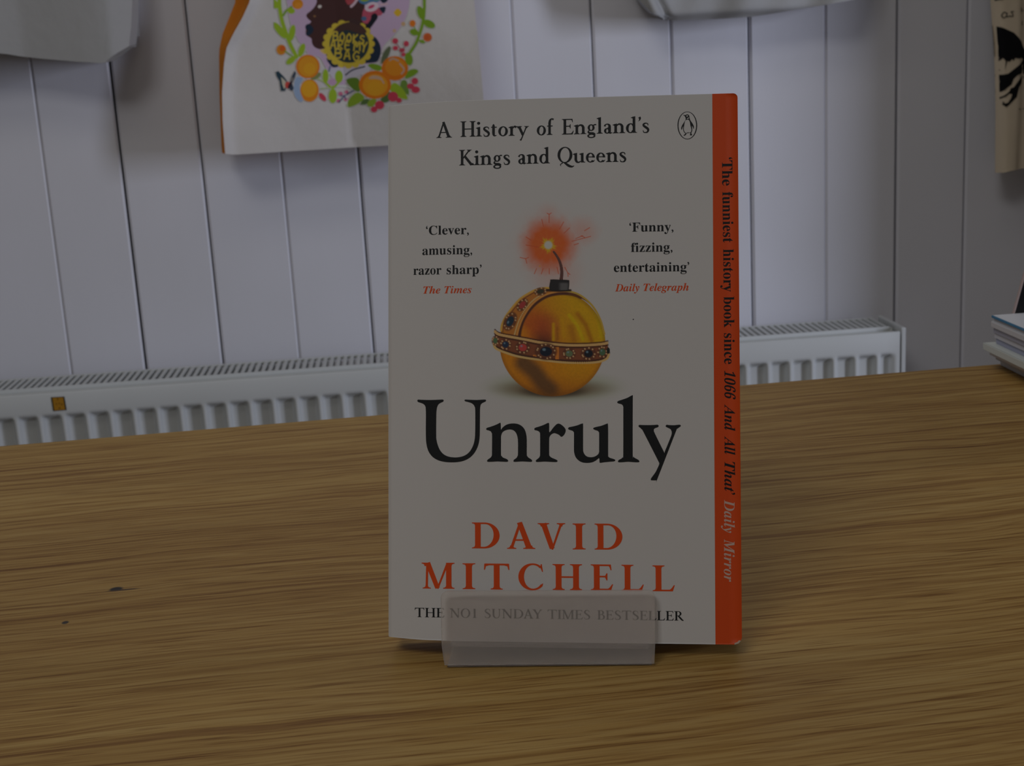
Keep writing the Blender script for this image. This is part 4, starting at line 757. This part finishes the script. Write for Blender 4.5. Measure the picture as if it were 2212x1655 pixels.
# --- the orb bomb, printed on the cover: colour per vertex of a fine sheet
def orb_art():
    x0, x1, y0, y1, st_ = 1022-1193, 1368-1193, 427-742, 878-742, 1.1
    xs_ = np.arange(x0, x1+.1, st_); ys_ = np.arange(y0, y1+.1, st_); X, Y = np.meshgrid(xs_, ys_)
    rng = np.random.default_rng(3)
    Lp = np.array([lin(108), lin(105), lin(102)])
    def c(r, g, b): return np.minimum(0.85, np.array([lin(r), lin(g), lin(b)])/Lp*np.array(PAPER))
    I = np.ones(X.shape+(3,))*np.array(PAPER)
    def put(mask, col):
        nonlocal I
        m = np.clip(mask, 0, 1)[..., None]; I = I*(1-m)+np.array(col)*m
    def sm(a, b, v): t = np.clip((v-a)/(b-a), 0, 1); return t*t*(3-2*t)
    def seg(ax, ay, bx, by):
        dx, dy = bx-ax, by-ay; t = np.clip(((X-ax)*dx+(Y-ay)*dy)/(dx*dx+dy*dy+1e-9), 0, 1); return np.hypot(X-ax-t*dx, Y-ay-t*dy)
    def path(P, w, col, soft=0.8):
        d = np.full(X.shape, 1e9)
        for a, b in zip(P, P[1:]): d = np.minimum(d, seg(*a, *b))
        put(1-sm(w/2-soft, w/2+soft, d), col)
    def noise(s, seed):
        r = np.random.default_rng(seed); g = r.random((int((y1-y0)/s)+3, int((x1-x0)/s)+3)); fx = (X-x0)/s; fy = (Y-y0)/s
        ix = fx.astype(int); iy = fy.astype(int); a = fx-ix; b = fy-iy; a = a*a*(3-2*a); b = b*b*(3-2*b)
        return (g[iy, ix]*(1-a)+g[iy, ix+1]*a)*(1-b)+(g[iy+1, ix]*(1-a)+g[iy+1, ix+1]*a)*b
    # pixel offsets below are relative to the orb centre
    P = lambda L, s, ox, oy: [(ox+a/s-1193, oy+b/s-742) for a, b in L]
    za = lambda L: P(L, 7.9, 1050, 600); zb = lambda L: P(L, 7.9, 1050, 700); zs = lambda L: P(L, 3.5225, 1000, 410)
    # glow
    sx, sy = -8.5, -212.5
    n1 = noise(14, 5)*0.5+noise(6, 8)*0.3
    d = np.hypot((X-sx)*1.0, (Y-sy)*0.93)+n1*14-6
    halo = 0.90*(1-sm(26, 75, d))+0.05*(1-sm(4, 48, d))+0.10*(1-sm(50, 95, d))
    halo = np.maximum(halo, 0.34*(1-sm(8, 48, np.hypot((X-62)*0.85, Y+242)+n1*10))); halo = np.maximum(halo, 0.26*(1-sm(6, 38, np.hypot(X+8, Y+278)+n1*8)))
    halo = np.maximum(halo, 0.22*(1-sm(20, 75, np.hypot((X-6)*0.9, Y+155)+n1*8)))
    put(halo, c(120, 52, 20))
    ang = np.arctan2(Y-sy, X-sx); rr = np.hypot(X-sx, Y-sy)
    ray = np.clip(np.sin(ang*23+2)*np.sin(ang*37+1), 0, 1)*(1-sm(8, 46, rr)); put(ray*0.35, c(130, 72, 30))
    for L in ([(655, 250), (656, 185)], [(640, 178), (656, 188), (672, 176)], [(600, 225), (612, 278)], [(766, 245), (736, 298)], [(812, 290), (770, 330)], [(830, 392), (905, 372), (972, 355)], [(900, 350), (925, 362)], [(858, 372), (912, 350)], [(925, 312), (965, 288)], [(435, 515), (478, 525), (486, 560)], [(478, 525), (500, 515)], [(560, 600), (543, 640)], [(610, 600), (597, 640)], [(657, 600), (657, 640)], [(716, 590), (728, 640)], [(775, 590), (798, 632), (800, 660)], [(798, 632), (815, 645)], [(845, 420), (880, 408)], [(480, 360), (520, 385)], [(590, 440), (480, 420)]):
        path(zs(L), 1.5, c(112, 46, 24), 0.7)
    spike = 12+5*np.abs(np.sin(ang*8+0.6))+3*np.sin(ang*5)
    put(1-sm(spike*0.62, spike*1.15, rr), c(122, 92, 14)); put(1-sm(6, 11, rr), c(110, 107, 100))
    put(1-sm(1, 2.4, np.hypot(X+27, Y+167)), c(126, 80, 30))
    # cast shadow
    s1 = 1-sm(0.55, 1.0, np.hypot((X-4)/176, (Y-94)/44)); put(0.50*s1, c(86, 90, 68))
    s2 = 1-sm(0.35, 1.0, np.hypot((X-2)/156, (Y-98)/27)); put(0.88*s2, c(62, 48, 30)); s3 = 1-sm(0.4, 1.0, np.hypot((X-2)/90, (Y-104)/17)); put(0.75*s3, c(26, 22, 18))
    # ball
    q = np.hypot((X-0.5)/114.5, np.where(Y > 0, Y/114.5, Y/115.5)); ball = 1-sm(0.992, 1.004, q)
    G = np.ones(X.shape+(3,))*c(112, 68, 10)
    def g(mask, col):
        nonlocal G
        m = np.clip(mask, 0, 1)[..., None]; G = G*(1-m)+np.array(col)*m
    up = Y < 0
    g(sm(-40, 80, X-0.5*Y-30)*0.9, c(116, 88, 4)); g((1-sm(10, 60, np.hypot(X+40, Y+40)))*0.9, c(104, 46, 14))
    g((1-sm(4, 34, np.hypot(X+72, Y+18)))*0.9, c(122, 70, 10))
    g((1-sm(6, 44, np.hypot((X+17)*1.1, (Y-2)*0.9)))*0.95, c(54, 24, 16)); g((1-sm(8, 40, np.hypot(X+10, Y+36)))*0.5, c(92, 36, 20))
    def streak(L, w, col, a): 
        dd = np.full(X.shape, 1e9)
        for p_, q_ in zip(L, L[1:]): dd = np.minimum(dd, seg(*p_, *q_))
        g((1-sm(0, w, dd))*a, col)
    streak(za([(1560, 620), (1700, 800), (1800, 1080)]), 9, c(96, 56, 6), 0.8); streak(za([(1420, 640), (1560, 820), (1650, 1050)]), 7, c(124, 98, 2), 0.8)
    streak(za([(1150, 790), (1150, 1060)]), 6, c(120, 86, 4), 0.9); streak(za([(1290, 700), (1330, 1000)]), 8, c(118, 84, 4), 0.6); streak(za([(1215, 850), (1225, 1050)]), 4, c(90, 52, 8), 0.7); streak(za([(1450, 850), (1500, 1060)]), 13, c(98, 58, 8), 0.7)
    streak(za([(1850, 480), (1960, 760), (1990, 1000)]), 12, c(124, 102, 0), 0.7)
    lowm = sm(-2, 4, Y-24-0.11*X)
    B = np.ones(X.shape+(3,))*c(116, 70, 8)
    def gb(mask, col):
        nonlocal B
        m = np.clip(mask, 0, 1)[..., None]; B = B*(1-m)+np.array(col)*m
    gb((1-sm(0, 70, np.hypot((X-60)*0.8, Y-52)))*0.7, c(116, 80, 6)); gb(sm(50, 112, Y)*0.55, c(92, 50, 8))
    dd = np.full(X.shape, 1e9)
    for a, b in zip(zb([(640, 660), (830, 820), (960, 1000), (1050, 1080)]), zb([(830, 820), (960, 1000), (1050, 1080), (1090, 1120)])): dd = np.minimum(dd, seg(*a, *b))
    gb((1-sm(6, 31, dd))*0.92, c(54, 36, 20)); gb(sm(85, 112, Y)*sm(-60, 20, -X+10)*0.5, c(60, 36, 14))
    Gm = G*(1-lowm[..., None])+B*lowm[..., None]
    rim = sm(0.90, 1.0, q)*0.45; Gm = Gm*(1-rim[..., None])+np.array(c(70, 40, 10))*rim[..., None]
    Gm *= (0.94+0.12*noise(3, 12))[..., None]
    m = ball[..., None]; I = I*(1-m)+Gm*m
    # arch over the top
    def inside_poly(L):
        L = np.array(L); ins = np.zeros(X.shape, bool); j_ = len(L)-1
        for i_ in range(len(L)):
            xi, yi = L[i_]; xj, yj = L[j_]; cond = ((yi > Y) != (yj > Y)) & (X < (xj-xi)*(Y-yi)/(yj-yi+1e-9)+xi); ins ^= cond; j_ = i_
        return ins.astype(float)
    arch_o = catmull(za([(255, 900), (270, 800), (330, 670), (430, 530), (570, 370), (710, 275), (850, 205), (1000, 175), (1100, 178)]), 6)
    arch_i = catmull(za([(505, 1010), (545, 850), (610, 680), (720, 500), (850, 370), (1000, 285), (1130, 245), (1250, 232)]), 6)
    put(inside_poly(list(arch_o)+list(arch_i[::-1])), c(104, 62, 22))
    path(arch_o, 4.2, c(124, 90, 36)); path([(a+4, b+3) for a, b in arch_o], 1.6, c(58, 32, 16))
    inn = catmull(za([(565, 1010), (590, 860), (650, 700), (770, 520), (900, 400), (1060, 310), (1280, 270), (1480, 285), (1640, 350), (1780, 450), (1880, 580)]), 6)
    path(inn[:48], 7, c(46, 24, 16), 1.8); path(inn[40:], 2.4, c(60, 34, 12))
    rope = catmull(za([(520, 1010), (555, 870), (620, 700), (730, 520), (860, 385), (1010, 295), (1150, 250), (1300, 232), (1450, 240), (1600, 295), (1740, 400), (1860, 540), (1960, 740), (2020, 960)]), 8)
    path(rope, 3.8, c(120, 78, 34)); path(rope[60:], 2.4, c(104, 92, 30))
    beads = catmull(za([(480, 990), (520, 850), (580, 690), (690, 510), (810, 380), (960, 280)]), 7)
    for k in range(0, len(beads), 1): put(1-sm(1.0, 2.0, np.hypot(X-beads[k][0], Y-beads[k][1])), c(126, 98, 62))
    def jewel(cx, cy, rx, ry, col, rot=0, pearls=9, hi=True, ringc=(108, 80, 50)):
        a = math.radians(rot); ca, sa = math.cos(a), math.sin(a); u = (X-cx)*ca+(Y-cy)*sa; v = -(X-cx)*sa+(Y-cy)*ca
        put((1-sm(0.9, 1.15, np.hypot(u/(rx*1.75), v/(ry*1.75))))*0.85, c(52, 28, 18))
        for k in range(pearls):
            t = 2*math.pi*k/pearls+0.3+0.5*rng.random(); pu, pv = rx*1.42*math.cos(t), ry*1.42*math.sin(t); px, py = cx+pu*ca-pv*sa, cy+pu*sa+pv*ca
            put(1-sm(1.2, 2.6, np.hypot(X-px, Y-py)), c(*ringc)); put(0.55*(1-sm(0.3, 1.2, np.hypot(X-px+.6, Y-py+.6))), c(150, 130, 104))
        put(1-sm(0.88, 1.08, np.hypot(u/rx, v/ry)), col)
        if hi: put(0.7*(1-sm(0.10, 0.4, np.hypot((u+rx*.3)/rx, (v+ry*.4)/ry))), c(70, 84, 92))
    J = lambda x, y: za([(x, y)])[0]; JB = lambda x, y: zb([(x, y)])[0]
    jewel(*J(930, 235), 8, 5, c(34, 30, 20), -10, 7, False); jewel(*J(620, 465), 9, 5.5, c(92, 30, 28), -52, 8, False); jewel(*J(410, 745), 12, 7.5, c(16, 26, 34), -65, 9)
    # girdle
    bu = catmull(zb([(152, 128), (185, 160), (250, 186), (430, 222), (700, 272), (900, 312), (1150, 345), (1450, 364), (1750, 360), (1980, 342), (2075, 322)]), 8)
    bl_ = catmull(zb([(135, 360), (160, 410), (230, 450), (370, 502), (520, 548), (720, 585), (950, 615), (1200, 645), (1450, 662), (1750, 662), (1950, 640), (2060, 590), (2095, 520)]), 8)
    put(inside_poly(list(bu)+list(bl_[::-1])), c(72, 38, 22))
    path([(a, b-4) for a, b in bu], 3.0, c(40, 20, 14), 1.5); path([(a, b+4.5) for a, b in bu], 4, c(44, 24, 14), 1.5); path([(a, b-4) for a, b in bl_], 5, c(40, 22, 14), 1.8)
    put(inside_poly(zb([(1185, 395), (1245, 395), (1240, 600), (1180, 600)])), c(116, 66, 22)); put(inside_poly(zb([(800, 520), (870, 520), (870, 560), (800, 550)])), c(110, 62, 22)); put(inside_poly(zb([(1090, 385), (1180, 400), (1180, 430), (1120, 420)]))*0.5, c(110, 62, 22))
    for k in range(len(bu)-1):
        for f_ in (0, 0.5):
            p_ = bu[k]*(1-f_)+bu[k+1]*f_; put(1-sm(2.0, 3.2, np.hypot(X-p_[0], Y-p_[1])), c(122, 92, 56)); put(0.5*(1-sm(0.2, 1.3, np.hypot(X-p_[0], Y-p_[1]+.8))), c(140, 116, 84))
            p_ = bl_[min(k, len(bl_)-2)]*(1-f_)+bl_[min(k, len(bl_)-2)+1]*f_
    for k in range(len(bl_)):
        p_ = bl_[k]; put(1-sm(1.8, 3.0, np.hypot(X-p_[0], Y-p_[1])), c(124, 96, 58))
    jewel(*JB(158, 285), 4.5, 6, c(44, 60, 38), 0, 7, False); jewel(*JB(332, 350), 7, 7, c(18, 26, 38), 0, 9); jewel(*JB(625, 402), 9, 8, c(104, 34, 30), 0, 9); jewel(*JB(1022, 470), 13.5, 10.5, c(10, 14, 22), 0, 12); jewel(*JB(1418, 505), 8, 7, c(56, 62, 42), 0, 9); jewel(*JB(1748, 505), 9.5, 8.5, c(14, 14, 18), 0, 10); jewel(*JB(1985, 480), 6.5, 7.5, c(40, 56, 38), 0, 8)
    put(1-sm(0.85, 1.1, np.hypot((X-JB(2085, 455)[0])/3.6, (Y-JB(2085, 455)[1])/7)), c(14, 16, 14))
    # fuse and cap
    fu = catmull(zs([(690, 472), (708, 495), (730, 532), (745, 575), (752, 620), (750, 665), (746, 690)]), 6)
    for k in range(len(fu)-1):
        t = k/len(fu); put(1-sm(1.6+1.7*t, 2.6+1.9*t, seg(*fu[k], *fu[k+1])), c(52, 32, 28))
        put(0.55*(1-sm(0.2, 1.6, seg(fu[k][0]+.8, fu[k][1], fu[k+1][0]+.8, fu[k+1][1]))), c(96, 82, 74))
    cp = smooth_closed(za([(1100, 60), (1115, 35), (1250, 38), (1395, 45), (1415, 65), (1405, 200), (1380, 215), (1240, 218), (1090, 205)]), 3)
    path(za([(1040, 215), (1240, 225), (1440, 215)]), 5, c(30, 20, 14), 1.5)
    put(inside_poly(cp), c(22, 20, 20)); put(0.75*(1-sm(4, 14, np.abs(X-za([(1330, 0)])[0][0])))*inside_poly(cp)*sm(0, 5, Y-za([(0, 70)])[0][1]), c(58, 56, 55)); path([*cp, cp[0]], 1.6, c(12, 10, 10))
    return xs_, ys_, I
xs_, ys_, I = orb_art()
ny, nx = I.shape[:2]
XX, YY = np.meshgrid(xs_, ys_); Hm = np.array(ORB_H)
W3 = Hm[2, 0]*XX+Hm[2, 1]*YY+1.0
UU = (Hm[0, 0]*XX+Hm[0, 1]*YY+Hm[0, 2])/W3/1000; VV = (Hm[1, 0]*XX+Hm[1, 1]*YY+Hm[1, 2])/W3/1000
co = np.stack([UU, np.full(UU.shape, -0.000006), VV], -1).reshape(-1, 3)
idx = np.arange(nx*ny).reshape(ny, nx); 
pr = (np.abs(I-np.array(PAPER)).sum(-1) > 0.004); pr[1:] |= pr[:-1]; pr[:-1] |= pr[1:]; pr[:, 1:] |= pr[:, :-1]; pr[:, :-1] |= pr[:, 1:]
quads = np.stack([idx[:-1, :-1], idx[1:, :-1], idx[1:, 1:], idx[:-1, 1:]], -1)[pr[:-1, :-1] & pr[1:, 1:]]
me = bpy.data.meshes.new('orb_picture'); me.from_pydata(co.tolist(), [], quads.tolist())
at = me.color_attributes.new('Col', 'FLOAT_COLOR', 'POINT')
at.data.foreach_set('color', np.concatenate([I.reshape(-1, 3), np.ones((nx*ny, 1))], 1).astype(np.float32).ravel())
obj('orb_picture', me, M_print, cover)

# ---------------------------------------------------------------- frosted plastic book stand
stand = thing('book_stand', 'frosted plastic stand holding up the white paperback', 'stand', BM)
def lip():
    L, Rr = (0.0208, 0.0222), (0.0977, 0.0974)            # left/right edge at top, at bottom
    zt, zb_ = (0.0186, 0.0196), (-0.0080, -0.0064); r = 0.0024
    out = []
    for a in np.radians(np.linspace(180, 90, 7)): out.append((L[0]+r+r*math.cos(a), zt[0]-r+r*math.sin(a)))
    for a in np.radians(np.linspace(90, 0, 7)): out.append((Rr[0]-r+r*math.cos(a), zt[1]-r+r*math.sin(a)))
    out += [(0.0978, 0.0), (0.0976, -0.0035), (Rr[1], zb_[1]), (L[1], zb_[0]), (0.0216, -0.0045), (0.0211, -0.0008)]
    n = len(out); vs = [(x, -0.0044, z_) for x, z_ in out]+[(x, -0.0030, z_) for x, z_ in out]
    return mesh('front_lip', vs, [tuple(range(n-1, -1, -1)), tuple(range(n, 2*n))]+[(i, (i+1) % n, (i+1) % n+n, i+n) for i in range(n)])
obj('front_lip', lip(), M_frost, stand)
inv = BM.inverted(); TZ = 0.7402
def slab(name, P, z0, z1):
    v = [inv @ Vector((x, y, z0)) for x, y in P]+[inv @ Vector((x, y, z1)) for x, y in P]; n = len(P)
    return obj(name, mesh(name, v, [tuple(range(n-1, -1, -1)), tuple(range(n, 2*n))]+[(i, (i+1) % n, (i+1) % n+n, i+n) for i in range(n)]), M_frost, stand)
fl = BM @ Vector((0.0230, -0.0032, -0.0075)); fr_ = BM @ Vector((0.0966, -0.0032, -0.0065)); bkd = Vector((0.1731, 0.9849, 0))*0.075
slab('base_plate', [(fl.x, fl.y), (fr_.x, fr_.y), (fr_.x+bkd.x, fr_.y+bkd.y), (fl.x+bkd.x, fl.y+bkd.y)], TZ, TZ+0.0007)
obj('ledge', box_mesh('ledge', (0.0240, -0.0030, -0.0014), (0.0955, 0.0120, -0.0002)), M_frost, stand)
obj('back_rest', box_mesh('back_rest', (0.0240, 0.0190, 0.0025), (0.0955, 0.0205, 0.11), 0.0005), M_frost, stand)
